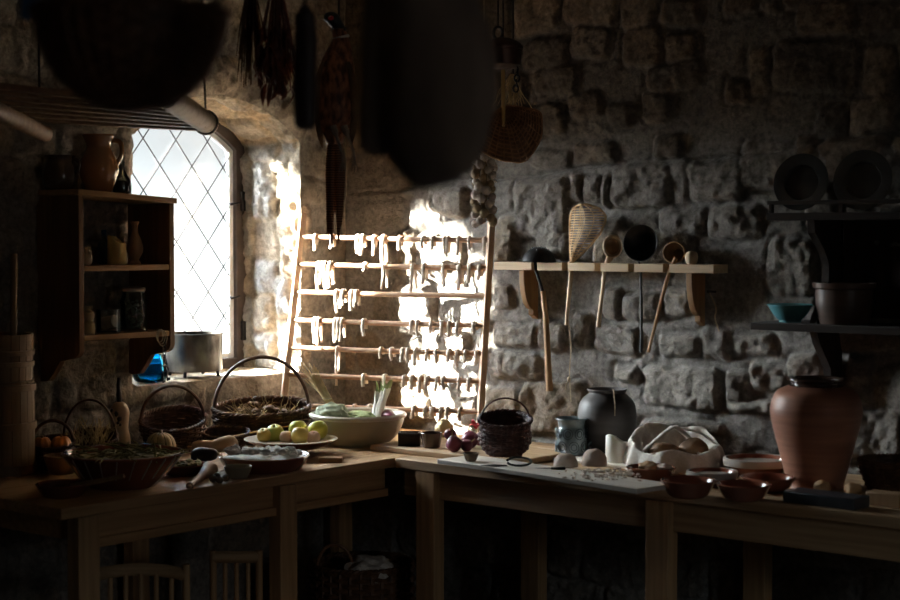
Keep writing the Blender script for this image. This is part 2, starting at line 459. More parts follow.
H = 2.62                      # ceiling height
XE, YS = 5.6, -5.8            # the far walls behind the camera
GREY = [(.40, .36, .31), (.36, .325, .285), (.43, .385, .33), (.33, .285, .235), (.38, .31, .235), (.30, .265, .225)]
TAN = [(.38, .315, .24), (.34, .275, .205), (.40, .335, .26), (.32, .275, .225), (.28, .22, .165)]
MORTAR = (.28, .258, .232)
GREY = [tuple(v * .72 for v in c) for c in GREY]

# stones and dark recesses read off the photograph, on the right wall (pixel boxes)
SEEN = [(511, 179, 569, 237, 0), (610, 167, 670, 208, 0), (689, 164, 743, 200, 0), (527, 150, 566, 169, 0), (569, 143, 611, 163, 4), (581, 175, 597, 203, 1),
        (598, 176, 608, 208, 2), (571, 175, 580, 200, 1), (650, 136, 680, 160, 5), (707, 206, 760, 240, 0), (661, 208, 706, 238, 1), (494, 215, 517, 259, 4),  # box with the darkest tint: a hole's shade put into the colour
        (538, 232, 571, 259, 2), (601, 217, 622, 235, 3), (491, 351, 541, 384, 0), (493, 323, 538, 349, 2), (494, 282, 515, 308, 0), (598, 324, 641, 357, 1),
        (540, 323, 567, 353, 0), (577, 315, 594, 353, 1), (644, 365, 723, 411, 0), (728, 366, 747, 400, 5), (749, 358, 790, 389, 0), (660, 334, 702, 358, 2),  # shade of the dark recess painted in as the darkest tint
        (702, 329, 731, 360, 1), (733, 329, 775, 353, 0), (615, 366, 638, 382, 2), (606, 289, 623, 321, 0), (625, 292, 660, 321, 1), (664, 289, 693, 318, 2),
        (641, 418, 725, 440, 3), (728, 394, 775, 413, 0), (620, 27, 660, 62, 4), (664, 31, 698, 58, 4), (647, 62, 700, 87, 3), (640, 91, 669, 120, 3),
        (531, 69, 578, 93, 3), (567, 93, 600, 118, 3), (604, 104, 629, 127, 5), (660, 0, 700, 22, 4), (722, 78, 749, 104, 4), (430, 185, 468, 215, 0), (425, 330, 470, 360, 0)]
seen = []
for (a, b, c, d, k) in SEEN:
    p = at(a, b, y=0); q = at(c, d, y=0)
    seen.append(((p.x + q.x) / 2, (p.z + q.z) / 2, abs(q.x - p.x) / 2 - .004, abs(p.z - q.z) / 2 - .004, random.uniform(-.04, .04), random.uniform(.018, .030), GREY[k]))

def axis(lo, fine0, fine1, hi, step, coarse=.05):
    a = list(np.arange(lo, fine0, coarse)) if lo < fine0 else []
    a += list(np.arange(fine0, fine1, step)) + (list(np.arange(fine1, hi, coarse)) if fine1 < hi else []) + [hi]
    return np.array(a)

us = axis(-.16, -.05, 2.75, XE, .0068); zs = axis(0, .15, 2.35, H, .0068)
U, Z = np.meshgrid(us, zs, indexing='ij')
rs = np.random.RandomState(11)
lowz = course_stones(0, XE, 0, 1.66, seen, rs, GREY)
highz = course_stones(0, XE, 1.66, H, seen, rs, TAN + GREY[3:], .9)
hgt, tint = field(U, Z, seen + lowz + highz, 4, MORTAR)
hgt = hgt * np.where(Z > 1.68, .7, 1)
# the upper courses stand back a little behind a crooked mortar ledge
lz = np.interp(U, [0, .35, .6, .9, 1.15, 1.3, 1.8, 2.3, 5.6], [1.66, 1.675, 1.70, 1.71, 1.735, 1.745, 1.755, 1.80, 1.9]) + .02 * fbm(U, Z * 0, 5, 3)
hgt -= .022 / (1 + np.exp(-(Z - lz) / .006))
hgt -= .02 * np.exp(-((Z - lz) / .006) ** 2)
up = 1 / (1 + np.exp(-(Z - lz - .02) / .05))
tint = tint * (1 - up[..., None] * np.array([.30, .38, .46]))  # upper courses' dimness painted into the colour, darker and warmer above the ledge
# the plastered corner is smoother
sm = np.clip((U - .10) / .25, .2, 1)
hgt = hgt * sm
P = np.stack([U, -hgt, Z], -1)
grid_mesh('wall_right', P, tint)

# ---- niche outline on the left wall (y, z)
NR, NL, SILL, SPR, APX = -.23, -1.03, .985, 1.845, 1.995
def outline(inset=0, n=22, sill=0.0):
    hw = (NR - NL) / 2; c = (NR + NL) / 2; rise = APX - SPR
    rad = (hw * hw + rise * rise) / (2 * rise); a = math.asin(hw / rad)
    pts = []
    r2 = rad - inset; cz = APX - rad
    a2 = math.asin((hw - inset) / r2)
    for i in range(n + 1):
        t = a2 - 2 * a2 * i / n
        pts.append((c + r2 * math.sin(t), cz + r2 * math.cos(t)))
    pts.insert(0, (NR - inset, SILL + sill)); pts.append((NL + inset, SILL + sill))
    return pts

def inside(Y, Zz, poly):
    r = np.zeros(Y.shape, bool); n = len(poly)
    for i in range(n):
        y1, z1 = poly[i]; y2, z2 = poly[(i + 1) % n]
        c = ((z1 > Zz) != (z2 > Zz)) & (Y < (y2 - y1) * (Zz - z1) / ((z2 - z1) + 1e-12) + y1)
        r ^= c
    return r
def nearest(Y, Zz, poly):
    bd = np.full(Y.shape, 9.0); by = Y.copy(); bz = Zz.copy(); n = len(poly)
    for i in range(n):
        y1, z1 = poly[i]; y2, z2 = poly[(i + 1) % n]
        dy, dz = y2 - y1, z2 - z1; L2 = dy * dy + dz * dz + 1e-12
        t = np.clip(((Y - y1) * dy + (Zz - z1) * dz) / L2, 0, 1)
        qy, qz = y1 + t * dy, z1 + t * dz
        d = np.hypot(Y - qy, Zz - qz); k = d < bd
        bd[k] = d[k]; by[k] = qy[k]; bz[k] = qz[k]
    return bd, by, bz
poly = outline()
ys = -axis(-.16, -.05, 2.1, -YS, .0085)[::-1]
zs = axis(0, .3, 2.35, H, .0085)
Y, Z = np.meshgrid(ys, zs, indexing='ij')
rs = np.random.RandomState(23)
st = course_stones(YS, 0, 0, 1.0, [], rs, GREY) + course_stones(YS, 0, 1.0, H, [], rs, TAN, .9)
hgt, tint = field(Y, Z, st, 8, (.33, .285, .235), fill=.022)
hgt *= np.clip((-Y - .04) / .2, .1, 1) * .75
ins = inside(Y, Z, poly); bd, by, bz = nearest(Y, Z, poly)
snap = ins & (bd < .0125)
fade = np.clip(bd / .045, 0, 1); fade = np.where(ins, 0, fade * (2 - fade))
hgt = hgt * fade - .012 * (1 - fade)
Y2 = np.where(snap, by, Y); Z2 = np.where(snap, bz, Z)
gone = ins & ~snap
anyg = gone[:-1, :-1] | gone[1:, :-1] | gone[1:, 1:] | gone[:-1, 1:]
P = np.stack([hgt, Y2, Z2], -1)
grid_mesh('wall_left', P, tint, ~anyg)

# ---- the thickness of the wall round the window: reveals, soffit and sill
DEP = .385
loop = []
pp = outline(0, 40)
pp = pp + [pp[0]]
for i in range(len(pp) - 1):
    a = Vector((pp[i][0], pp[i][1], 0)); b = Vector((pp[i + 1][0], pp[i + 1][1], 0)); L = (b - a).length
    k = max(1, int(L / .009))
    loop += [a.lerp(b, q / k) for q in range(k)]
loop = np.array([(p.x, p.y) for p in loop]); n = len(loop)
tan = np.roll(loop, -1, 0) - np.roll(loop, 1, 0); tan /= np.linalg.norm(tan, axis=1)[:, None]
nor = np.stack([-tan[:, 1], tan[:, 0]], 1)
cen = np.array([(NR + NL) / 2, 1.45])
flip = np.sign(((cen - loop) * nor).sum(1)); nor *= flip[:, None]      # towards the opening
for _ in range(4): nor = (np.roll(nor, 1, 0) + nor + np.roll(nor, -1, 0)) / 3
sarc = np.concatenate([[0], np.cumsum(np.linalg.norm(np.diff(loop, axis=0), axis=1))])
ts = np.arange(0, DEP + .001, .009)
S, Tt = np.meshgrid(sarc, ts, indexing='ij')
rs = np.random.RandomState(5)
st = course_stones(-.1, 4.2, -.05, DEP + .05, [], rs, [(.50, .47, .42), (.57, .50, .40), (.54, .44, .32), (.49, .48, .46)], .8)
st = [(a, b, c, d, e, f * .7, g) for a, b, c, d, e, f, g in st]
hg, tint = field(S, Tt, st, 15, (.60, .51, .39), rough=.016, fill=.024)
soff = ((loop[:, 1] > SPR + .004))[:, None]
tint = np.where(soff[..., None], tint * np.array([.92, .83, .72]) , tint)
issill = (np.abs(loop[:, 1] - SILL) < .002)[:, None]
hg = np.where(issill, hg * .25, hg * .8)
edge = np.clip(Tt / .022, 0, 1)
hg = hg * edge - .0 
px_ = .0 - Tt - .012 * (1 - edge)
Pn = np.stack([px_, loop[:, 0:1] + nor[:, 0:1] * hg, loop[:, 1:2] + nor[:, 1:2] * hg], -1)
Pn = np.concatenate([Pn, Pn[:1]], 0); tint = np.concatenate([tint, tint[:1]], 0)
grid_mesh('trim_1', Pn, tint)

# ---- the rest of the room
def plain(name, c, d, m):
    b = MB().box(c, d); return struct(b.build(name, m, bevel=0))
plain('floor', (XE / 2, YS / 2, -.06), (XE + .4, -YS + .4, .12), M['floor'])
plain('ceiling', (XE / 2, YS / 2, H + .06), (XE + .4, -YS + .4, .12), M['plaster'])
plain('wall_south', (XE / 2, YS - .1, H / 2), (XE + .4, .2, H), M['plaster'])
# wall opposite the window, with an unseen opening added to let in weak fill daylight
D0, D1, DZ0, DZ1 = -2.86, -2.36, 1.1, 1.76
b = MB()
for (y0, y1, z0, z1) in ((YS, D0, 0, H), (D1, 0, 0, H), (D0, D1, 0, DZ0), (D0, D1, DZ1, H)):
    b.box((XE + .1, (y0 + y1) / 2, (z0 + z1) / 2), (.2, y1 - y0, z1 - z0))
struct(b.build('wall_east', M['plaster']))
# backing masses so the stone faces are solid walls
b = MB().box((XE / 2, .16, H / 2), (XE + .4, .2, H)); struct(b.build('wall_north', M['plaster']))

# ------------------------------------------------------------------ window
win = bpy.data.objects.new('window_1', None); COL.objects.link(win); struct(win); win.location = (-.345, (NR + NL) / 2, SILL)
WL = Vector(win.location)
def wp(y, z, x=0): return Vector((x, y - WL.y, z - WL.z))
def frame_ring(name, inset, w, dx, x0, m):
    o = outline(inset, 24, inset); i = outline(inset + w, 24, inset + w); k = len(o)
    vs = [wp(y, z, x0) for y, z in o] + [wp(y, z, x0) for y, z in i] + [wp(y, z, x0 + dx) for y, z in o] + [wp(y, z, x0 + dx) for y, z in i]
    fs = []
    for a in range(k):
        b2 = (a + 1) % k
        fs += [(a, b2, k + b2, k + a), (2 * k + a, 3 * k + a, 3 * k + b2, 2 * k + b2), (a, 2 * k + a, 2 * k + b2, b2), (k + a, k + b2, 3 * k + b2, 3 * k + a)]
    return struct(MB().add(vs, fs).build(name, m, win, bevel=.002, smooth=30))
frame_ring('window_frame', -.012, .052, .055, -.03, M['frame'])
frame_ring('casement', .042, .018, .02, -.012, M['casement'])
ip = outline(.055, 24, .055)
struct(MB().prism([(y - WL.y, z - WL.z) for y, z in ip], lambda u, v, w: Vector((-.004 + w, u, v)), .004).build('glass', M['pane'], win, smooth=20))
lead = MB()
DW, DH = .155, .19
for sgn in (1, -1):
    for k in range(-14, 20):
        run = []
        for q in range(0, 241):
            z = .95 + q * .0046; y = -.63 + k * DW + sgn * (z - 1.0) * DW / DH
            if bool(inside(np.array([y]), np.array([z]), ip)[0]): run.append(wp(y, z, .003 + .001 * sgn))
        if len(run) > 3: lead.tube([run[0], run[-1]], .0026, 6)
struct(lead.build('lattice', M['lead'], win))
hb = MB()
hb2 = MB()
for z in (1.13, 1.63): hb.box(wp(-.245, z, .03), (.022, .016, .075))
struct(hb.build('hinge', M['iron'], win, bevel=.003))
for z in (1.26, 1.62): hb2.tube([wp(-.292, z, .01), wp(-.292, z, .04), wp(-.315, z - .004, .042), wp(-.27, z + .004, .042)], .004, 6)
struct(hb2.build('latch', M['iron'], win))

# ------------------------------------------------------------------ daylight
SUN_E = R(17)
sd_ = Vector((.83, .56, 0)).normalized() * math.cos(SUN_E) + Vector((0, 0, -math.sin(SUN_E)))
sl = bpy.data.lights.new('sun', 'SUN'); sl.energy = 260; sl.angle = R(.53); sl.color = (1, .93, .83)
so = bpy.data.objects.new('sun', sl); COL.objects.link(so); so.rotation_euler = sd_.to_track_quat('-Z', 'Y').to_euler(); so.location = (-3, -2.5, 3)
# unseen stem-shaped blocker, added in the sun's path to shape the light patches
slope = sd_.y / sd_.x
def sunpt(q, xx, z):           # q names a ray: y at the wall face x = 0
    t = (xx - 0) / sd_.x
    return Vector((xx, q + slope * xx, z + sd_.z * t))
sun_blocker = MB()
XT = -3.2
rt = random.Random(4)
for (q0, q1) in ((-.155, .10), (-1.06, -.50)):
    pts = []; rr = []
    for k in range(40):
        z = -.6 + k * .085
        c = (q0 + q1) / 2 + .02 * math.sin(k * .5) + rt.uniform(-.012, .012)
        pts.append(sunpt(c, XT, z)); rr.append((q1 - q0) / 2 * .96 + rt.uniform(-.014, .014) + .012 * math.sin(k * .9))
    sun_blocker.tube(pts, rr, 18)
for k in range(16):
    z0 = rt.uniform(.85, 1.75); a = rt.choice((-.13, -.50)); L = rt.uniform(.05, .17)
    sg = -1 if a > -.3 else 1
    pts = [sunpt(a - sg * .05, XT, z0)] + [sunpt(a + sg * L * f, XT + rt.uniform(-.05, .05), z0 + f * rt.uniform(-.06, .12) + .03) for f in (.35, .7, 1)]
    sun_blocker.tube(smoothpath(pts, 4), [.011] * 12 + [.004], 6)
    for _ in range(3):
        p = sunpt(a + sg * L * rt.uniform(.4, 1.1), XT + rt.uniform(-.06, .06), z0 + rt.uniform(-.05, .09))
        sun_blocker.blob(p, (rt.uniform(.008, .03), rt.uniform(.012, .03), rt.uniform(.008, .026)), .5, 2, k, 1)
for k in range(26):
    q = -.62 + k * .024
    sun_blocker.blob(sunpt(q, XT + rt.uniform(-.05, .05), 1.845 + rt.uniform(-.03, .03)), (.06, .05, rt.uniform(.07, .11)), .5, 2.5, k, 2)
struct(sun_blocker.build('sun_blocker', M['blocker_bark']))

w = bpy.data.worlds.new('sky'); SC.world = w; w.use_nodes = True
nt = w.node_tree; N = nt.nodes; L = nt.links
bg = N['Background']
tc = N.new('ShaderNodeTexCoord'); sp = N.new('ShaderNodeSeparateXYZ')
L.new(tc.outputs['Generated'], sp.inputs[0])
nz = N.new('ShaderNodeTexNoise'); nz.inputs['Scale'].default_value = 5; nz.inputs['Detail'].default_value = 4
L.new(tc.outputs['Generated'], nz.inputs['Vector'])
rp = N.new('ShaderNodeValToRGB'); rp.color_ramp.elements[0].position = .36; rp.color_ramp.elements[1].position = .60
rp.color_ramp.elements[0].color = (.50, .74, .88, 1); rp.color_ramp.elements[1].color = (1.0, 1.0, 1.0, 1)
L.new(nz.outputs['Fac'], rp.inputs['Fac'])
# hazy bright band at the horizon, bright high cloud, glare round the sun, duller ground
def mrange(src, f0, f1, t0, t1, smooth=True):
    q = N.new('ShaderNodeMapRange'); q.interpolation_type = 'SMOOTHSTEP' if smooth else 'LINEAR'
    for k, v in (('From Min', f0), ('From Max', f1), ('To Min', t0), ('To Max', t1)): q.inputs[k].default_value = v
    L.new(src, q.inputs['Value']); return q.outputs[0]
def mth(op, a, b):
    q = N.new('ShaderNodeMath'); q.operation = op
    for i, v in enumerate((a, b)):
        if isinstance(v, (int, float)): q.inputs[i].default_value = v
        else: L.new(v, q.inputs[i])
    return q.outputs[0]
mx = N.new('ShaderNodeMix'); mx.data_type = 'RGBA'
L.new(mrange(sp.outputs['Z'], .0, .07, 0, 1), mx.inputs['Factor']); mx.inputs[6].default_value = (1, 1, 1, 1); L.new(rp.outputs['Color'], mx.inputs[7])
L.new(mx.outputs[2], bg.inputs['Color'])
dt = N.new('ShaderNodeVectorMath'); dt.operation = 'DOT_PRODUCT'
L.new(tc.outputs['Generated'], dt.inputs[0]); dt.inputs[1].default_value = tuple(-sd_)
above = mrange(sp.outputs['Z'], -.01, .05, 0, 1)
glare = mth('MULTIPLY', mrange(dt.outputs['Value'], .91, 1.0, 0, 27), above)
band = mth('ADD', mrange(sp.outputs['Z'], .10, .34, 1.15, 28), mrange(sp.outputs['Z'], -.03, .06, 1.6, 0))
# bright lobe added to the unseen sky left of the window, to brighten the reveal
d2 = N.new('ShaderNodeVectorMath'); d2.operation = 'DOT_PRODUCT'
L.new(tc.outputs['Generated'], d2.inputs[0]); d2.inputs[1].default_value = tuple(Vector((-.40, -.88, .26)).normalized())
reveal_lobe = mth('MULTIPLY', mrange(d2.outputs['Value'], .35, 1.0, 0, 130), above)
L.new(band, bg.inputs['Strength'])
bg2 = N.new('ShaderNodeBackground'); bg2.inputs['Color'].default_value = (.90, .95, 1, 1)
L.new(mth('ADD', glare, reveal_lobe), bg2.inputs['Strength'])
ash = N.new('ShaderNodeAddShader'); L.new(bg.outputs[0], ash.inputs[0]); L.new(bg2.outputs[0], ash.inputs[1])
L.new(ash.outputs[0], N['World Output'].inputs['Surface'])

def portal(name, loc, rot, sx, sy):
    l = bpy.data.lights.new(name, 'AREA'); l.shape = 'RECTANGLE'; l.size = sx; l.size_y = sy; l.cycles.is_portal = True
    o = bpy.data.objects.new(name, l); COL.objects.link(o); o.location = loc; o.rotation_euler = rot
    return o
portal('window_portal', (-.41, (NR + NL) / 2, 1.49), Vector((1, 0, 0)).to_track_quat('-Z', 'Y').to_euler(), .82, 1.04)
portal('fill_opening_portal', (XE + .21, (D0 + D1) / 2, (DZ0 + DZ1) / 2), Vector((-1, 0, 0)).to_track_quat('-Z', 'Y').to_euler(), D1 - D0, DZ1 - DZ0)

vs = SC.view_settings
SC.display_settings.display_device = 'sRGB'
vs.view_transform = 'Standard'; vs.look = 'None'; vs.gamma = 1; vs.use_curve_mapping = False; vs.exposure = 0
SC.cycles.use_denoising = True
SC.cycles.max_bounces = 10; SC.cycles.diffuse_bounces = 5; SC.cycles.transparent_max_bounces = 16
SC.cycles.sample_clamp_indirect = 0
SC.cycles.caustics_reflective = False; SC.cycles.caustics_refractive = False
# ------------------------------------------------------------------ shape helpers
ZT = .78                                     # table height
def bowlprof(rt, rb, h, t=.006, foot=0, belly=.5, rim=0):
    p = [(0, 0), (rb, 0)]
    if foot: p += [(rb, foot)]
    for i in range(1, 9):
        u = i / 8
        p.append((rb + (rt - rb) * (u ** belly), foot + (h - foot) * u))
    if rim: p += [(rt + rim, h - rim * .4), (rt + rim, h + rim * .3)]
    p += [(rt - t * .4, h + t * .4), (rt - t, h)]
    for i in range(7, -1, -1):
        u = i / 8
        p.append((max(rb + (rt - rb) * (u ** belly) - t, .001), max(foot + (h - foot) * u, t)))
    p.append((0, t + foot * .5))
    return p

def place(px, ybot, rpx, z=ZT, back=None):
    """where a round thing stands whose lowest edge is at ybot; kept clear of the walls"""
    p = at(px, ybot - .13 * rpx, z=z); m = mpp(p); r = rpx * m
    if p.x < r + .05:
        p = at(px, ybot, x=r + .05); p.z = z
    if p.y > -(r + .05):
        p = at(px, ybot, y=-(r + .05)); p.z = z
    return p, mpp(p)

def weave(prof, stakes=24, rows=12, wr=.0035, sr=.003, sx=1, sy=1, amp=None, mb=None, seg=3, bottom=True):
    mb = mb or MB()
    P = [Vector((r, z, 0)) for r, z in prof]
    L = [0]
    for i in range(1, len(P)): L.append(L[-1] + (P[i] - P[i - 1]).length)
    def pos(s):
        s *= L[-1]
        for i in range(1, len(P)):
            if s <= L[i] + 1e-9:
                f = (s - L[i - 1]) / max(L[i] - L[i - 1], 1e-9); q = P[i - 1].lerp(P[i], f); return q.x, q.y
        return P[-1].x, P[-1].y
    a = amp if amp is not None else wr * .9
    for i in range(rows):
        r, z = pos((i + .5) / rows)
        n = stakes * seg; ring = []
        for k in range(n):
            th = 2 * PI * k / n
            q = r + a * math.cos(stakes / 2 * th + PI * i) + .0006 * math.sin(7 * th + i)
            ring.append((q * math.cos(th) * sx, q * math.sin(th) * sy, z + .0012 * math.sin(3 * th + i * 2)))
        mb.tube(ring, wr, 5, closed=True)
    for j in range(stakes):
        th = 2 * PI * j / stakes
        mb.tube([(pos(s)[0] * math.cos(th) * sx, pos(s)[0] * math.sin(th) * sy, pos(s)[1]) for s in [q / 8 for q in range(9)]], sr, 5)
    if bottom and prof[0][0] > .01:
        mb.lathe([(0, prof[0][1] - .001), (prof[0][0] * 1.02, prof[0][1] - .001), (prof[0][0] * 1.02, prof[0][1] + .004), (0, prof[0][1] + .004)], 24, sx=sx, sy=sy)
    # thin dark lining: the weave lets no light through
    k = len(prof)
    mb.lathe([(r - .0012, z) for r, z in prof] + [(r - .0028, z) for r, z in prof[::-1]], 36, sx=sx, sy=sy)
    return mb

def ropering(r, z, w, turns=26, sx=1, sy=1, mb=None, wave=0):
    mb = mb or MB()
    for ph in (0, PI):
        pts = []
        n = turns * 6
        for k in range(n):
            th = 2 * PI * k / n; q = turns * th + ph
            rr = r + w * .55 * math.cos(q)
            pts.append((rr * math.cos(th) * sx, rr * math.sin(th) * sy, z + w * .55 * math.sin(q) + wave * math.sin(2 * th)))
        mb.tube(pts, w * .75, 5, closed=True)
    return mb

def basket(label, p, r, h, rz=0, prof=None, mt='wicker', rb=.72, handle=None, sx=1, sy=1, rows=12, stakes=24, wr=None, group=None, hr=.004, cat='basket', name='wicker_basket', hoff=0, rim=.005, slope=0):
    t = thing(name, label, cat, p, rz, group)
    wr = wr or h / rows * .42
    prof = prof or [(r * rb, 0), (r * (rb * .6 + .4) * 1.0, h * .3), (r * 1.0, h * .7), (r, h)]
    aw = Matrix.Rotation(-rz, 3, 'Z') @ Vector((_h.x, _h.y, 0))
    def lean(mb):                                # the rim stands higher at the back
        if slope: mb.v = [(x, y, z * (1 + slope * (x * aw.x + y * aw.y) / r)) for x, y, z in mb.v]
        return mb
    lean(weave(prof, stakes, rows, wr, wr * .8, sx, sy)).build('woven_body', M[mt], t)
    lean(ropering(r, h, rim, sx=sx, sy=sy)).build('rim', M[mt], t)
    if handle:
        MB().tube(arc((hoff, 0, h * .92), r * .98 * sx, handle, 0, PI, 28), hr, 7).build('handle', M[mt], t)
    return t

def cordline(a, b, r=.003, n=6):
    return MB().tube([a, b], r, n)

# ------------------------------------------------------------------ worktables
TX = .855                                     # front edge of the left table
t = thing('worktable', 'long wooden worktable under the leaded window, holding baskets and apples', 'table', (TX / 2, -1.0, 0))
o = Vector((TX / 2, -1.0, 0))
W = 4; mb = MB()
for i in range(W):
    w_ = (TX - .03) / W
    mb.box(Vector((.03 + w_ * (i + .5), -1.0, ZT - .0155)) - o, (w_ - .002, 1.93, .031))
mb.build('tabletop', M['table_y'], t, bevel=.003)
mb = MB(); mb.box(Vector((TX - .045, -1.265, ZT - .066)) - o, (.022, 1.19, .07)); mb.box(Vector((.10, -1.0, ZT - .066)) - o, (.022, 1.8, .07))
mb.box(Vector((TX / 2, -1.885, ZT - .066)) - o, (.66, .022, .07))
mb.build('apron', M['table_y'], t, bevel=.002)
MB().box(Vector((TX - .035, -1.265, ZT - .112)) - o, (.032, 1.19, .026)).build('rail', M['table_y'], t, bevel=.003)
for (lx, ly) in ((TX - .033, -1.87), (TX - .026, -1.135), (.09, -1.87), (.09, -1.1), (.09, -.12)):
    MB().box(Vector((lx, ly, (ZT - .032) / 2)) - o, (.052, .07, ZT - .034)).build('leg', M['table_z'], t, bevel=.003)

XR = 3.1
t = thing('worktable', 'wooden worktable along the bare stone wall, holding bowls and the tall red jar', 'table', ((TX + XR) / 2, -.35, 0))
o = Vector((t.location))
mb = MB(); y0, y1 = -.665, -.035
for i in range(4):
    w_ = (y1 - y0) / 4
    mb.box(Vector(((TX + XR) / 2 + .002, y0 + w_ * (i + .5), ZT - .0155)) - o, (XR - TX - .004, w_ - .002, .031))
mb.build('tabletop', M['table_x'], t, bevel=.003)
mb = MB(); mb.box(Vector(((TX + XR) / 2, -.625, ZT - .076)) - o, (XR - TX - .04, .022, .09)); mb.box(Vector(((TX + XR) / 2, -.10, ZT - .076)) - o, (XR - TX - .04, .022, .09))
mb.build('apron', M['table_x'], t, bevel=.002)
for lx in (.985, 1.86, 2.85):
    for ly in (-.637, -.09):
        MB().box(Vector((lx, ly, (ZT - .032) / 2)) - o, (.078, .05, ZT - .034)).build('leg', M['table_z'], t, bevel=.003)

# planks and boards lying on the tables
a = at(368, 448, z=ZT + .022); b_ = at(520, 462, z=ZT + .022)
yb = -.60; tag(MB().box((0, 0, .0095), (.62, .30, .019)).build('plank', M['table_x'], None, (.98, -.43, ZT + .001), bevel=.003),
    'short thick wooden plank lying under the red onions in the table corner', 'plank')
p = at(437, 459, z=ZT + .036); q = at(637, 489, z=ZT + .036); d_ = q - p; yaw = math.atan2(d_.y, d_.x); c_ = (p + q) / 2 + Vector((-math.sin(yaw), math.cos(yaw), 0)) * .075
tag(MB().box((0, 0, .007), (d_.length, .15, .014)).build('bread_board', M['board'], None, (c_.x, c_.y, ZT + .022), bevel=.002, rot=(0, 0, yaw)),
    'long pale floury bread board on the front edge of the right table', 'board')

# ------------------------------------------------------------------ utensil shelf on the right wall
ZS = 1.406; YF = -.092
t = thing('utensil_shelf', 'slotted pale wooden wall shelf with black and wooden ladles hung in its slots', 'shelf', (1.27, 0, ZS)); o = Vector(t.location)
slots = [(531.3, 537), (562, 568), (594.7, 600.3), (628.3, 634), (663, 669)]
xs = [(at(a, 262, y=YF).x, at(b, 262, y=YF).x) for a, b in slots]
x0 = at(494, 262, y=YF).x; x1 = at(713.5, 264, y=YF).x
pl = [(x0, -.004), (x0, YF)]
for (a, b) in xs: pl += [(a, YF), (a, -.022), (b, -.022), (b, YF)]
pl += [(x1, YF), (x1, -.004)]
MB().prism(pl, lambda u, v, w: Vector((u, v, ZS - .027 + w)) - o, .027).build('slotted_board', M['shelf_x'], t, bevel=.0015, smooth=30)
for px in (519, 686):
    xb = at(px, 275, y=-.086).x
    pr = [(-.004, -.028), (-.086, -.028), (-.086, -.045)] + [(-.086 + .055 * (1 - math.cos(u)), -.045 - .12 * math.sin(u)) for u in [R(q) for q in range(8, 91, 8)]] + [(-.032, -.185), (-.004, -.20)]
    MB().prism(pr, lambda u, v, w: Vector((xb + w, u, ZS + v)) - o, .022).build('bracket', M['shelf_z'], t, bevel=.002, smooth=40)
SY = -.072
def hp(px, py, y=SY): return at(px, py, y=y)

# black skimmer
p0 = hp(534.3, 262); t = thing('skimmer', 'black domed skimmer with a wooden handle in the leftmost slot of the utensil shelf', 'ladle', p0); o = Vector(p0)
c = hp(539, 262, -.068); m = mpp(c)
dome = MB().lathe([(17.5 * m, .002), (17 * m, .006), (15 * m, 7 * m), (11 * m, 11.5 * m), (6 * m, 14.5 * m), (0, 15.5 * m), (0, 14.5 * m), (6 * m, 13.5 * m), (11 * m, 10.5 * m), (14 * m, 6 * m), (16 * m, .002)], 36)
dome.xf(Matrix.Translation(c - o) @ Matrix.Rotation(R(4), 4, 'Y'))
dome.build('head', M['iron'], t)
hb = MB()
for k in range(16):
    th = k * 2.4; rr = (k + .5) ** .5 / 4 * 14 * m
    hb.blob(c - o + Vector((rr * math.cos(th), rr * math.sin(th), 15.9 * m * math.sqrt(max(0, 1 - (rr / (17.3 * m)) ** 2)))), (.0022, .0022, .0016), 0, sub=1)
hb.build('perforations', M['pewter'], t)
MB().tube([hp(534.3, 259) - o, hp(536, 270) - o, hp(543, 293) - o], .006, 8).build('ferrule', M['iron'], t)
MB().tube([hp(543, 291) - o, hp(546, 320) - o, hp(548, 360) - o, hp(549.5, 391) - o], [.009, .010, .011, .012], 10).build('handle', M['handle'], t)

# woven cane scoop
p0 = hp(569, 263); m = mpp(p0); t = thing('woven_scoop', 'pale woven cane scoop with openwork ribs standing on the utensil shelf', 'scoop', p0); o = Vector(p0)
def scoop_pt(u, v):
    """u across -1..1, v up 0..1"""
    lw = [(0, 0, 0), (.12, -1, 8), (.3, -1.5, 18), (.5, -2, 27), (.7, -2.3, 32), (.82, -2, 32), (.92, -.5, 27), (.97, 2, 21), (1, 6, 14)]
    for i in range(1, len(lw)):
        if v <= lw[i][0] + 1e-9:
            f = (v - lw[i - 1][0]) / (lw[i][0] - lw[i - 1][0]); l = lw[i - 1][1] + f * (lw[i][1] - lw[i - 1][1]); r = lw[i - 1][2] + f * (lw[i][2] - lw[i - 1][2]); break
    x = (l + (r - l) * (u + 1) / 2) + 1; w = (r - l) / 2
    return Vector((x * m * 1.25, -.03 * (1 - u * u) * min(1, w / 10) + .006 + v * .010, v * 58 * m))
rb = MB()
for k in range(21):
    v = .05 + k / 21 * .92
    rb.tube([scoop_pt(u / 5, v) for u in range(-5, 6)], .0025, 5)
for u in (-.55, -.12, .0, .12, .55):
    rb.tube([scoop_pt(u, v / 14) for v in range(15)], .0018, 5)
rb.build('cane_ribs', M['wicker_pale'], t)
MB().tube([scoop_pt(-1, v / 16) for v in range(17)] + [scoop_pt(u / 6, 1) for u in range(-5, 6)] + [scoop_pt(1, 1 - v / 16) for v in range(17)], .0042, 7).build('rim', M['wicker_pale'], t)
sh_ = MB().tube([hp(569, 262) - o, hp(571, 273) - o, hp(569, 295) - o, hp(566, 325) - o], [.006, .008, .0075, .006], 9).build('handle', M['spoon'], t)
lp = MB().tube(smoothpath([hp(568, 320) - o, hp(571, 345) - o, hp(569.5, 372) - o, hp(571, 402) - o], 5), .0022, 6)
lp.blob(hp(569, 379) - o, (.007, .006, .009), .2); lp.tube(smoothpath([hp(569, 380) - o, hp(566, 385) - o, hp(566, 390) - o], 4), .0018, 5)
lp.build('string', M['cord'], sh_)

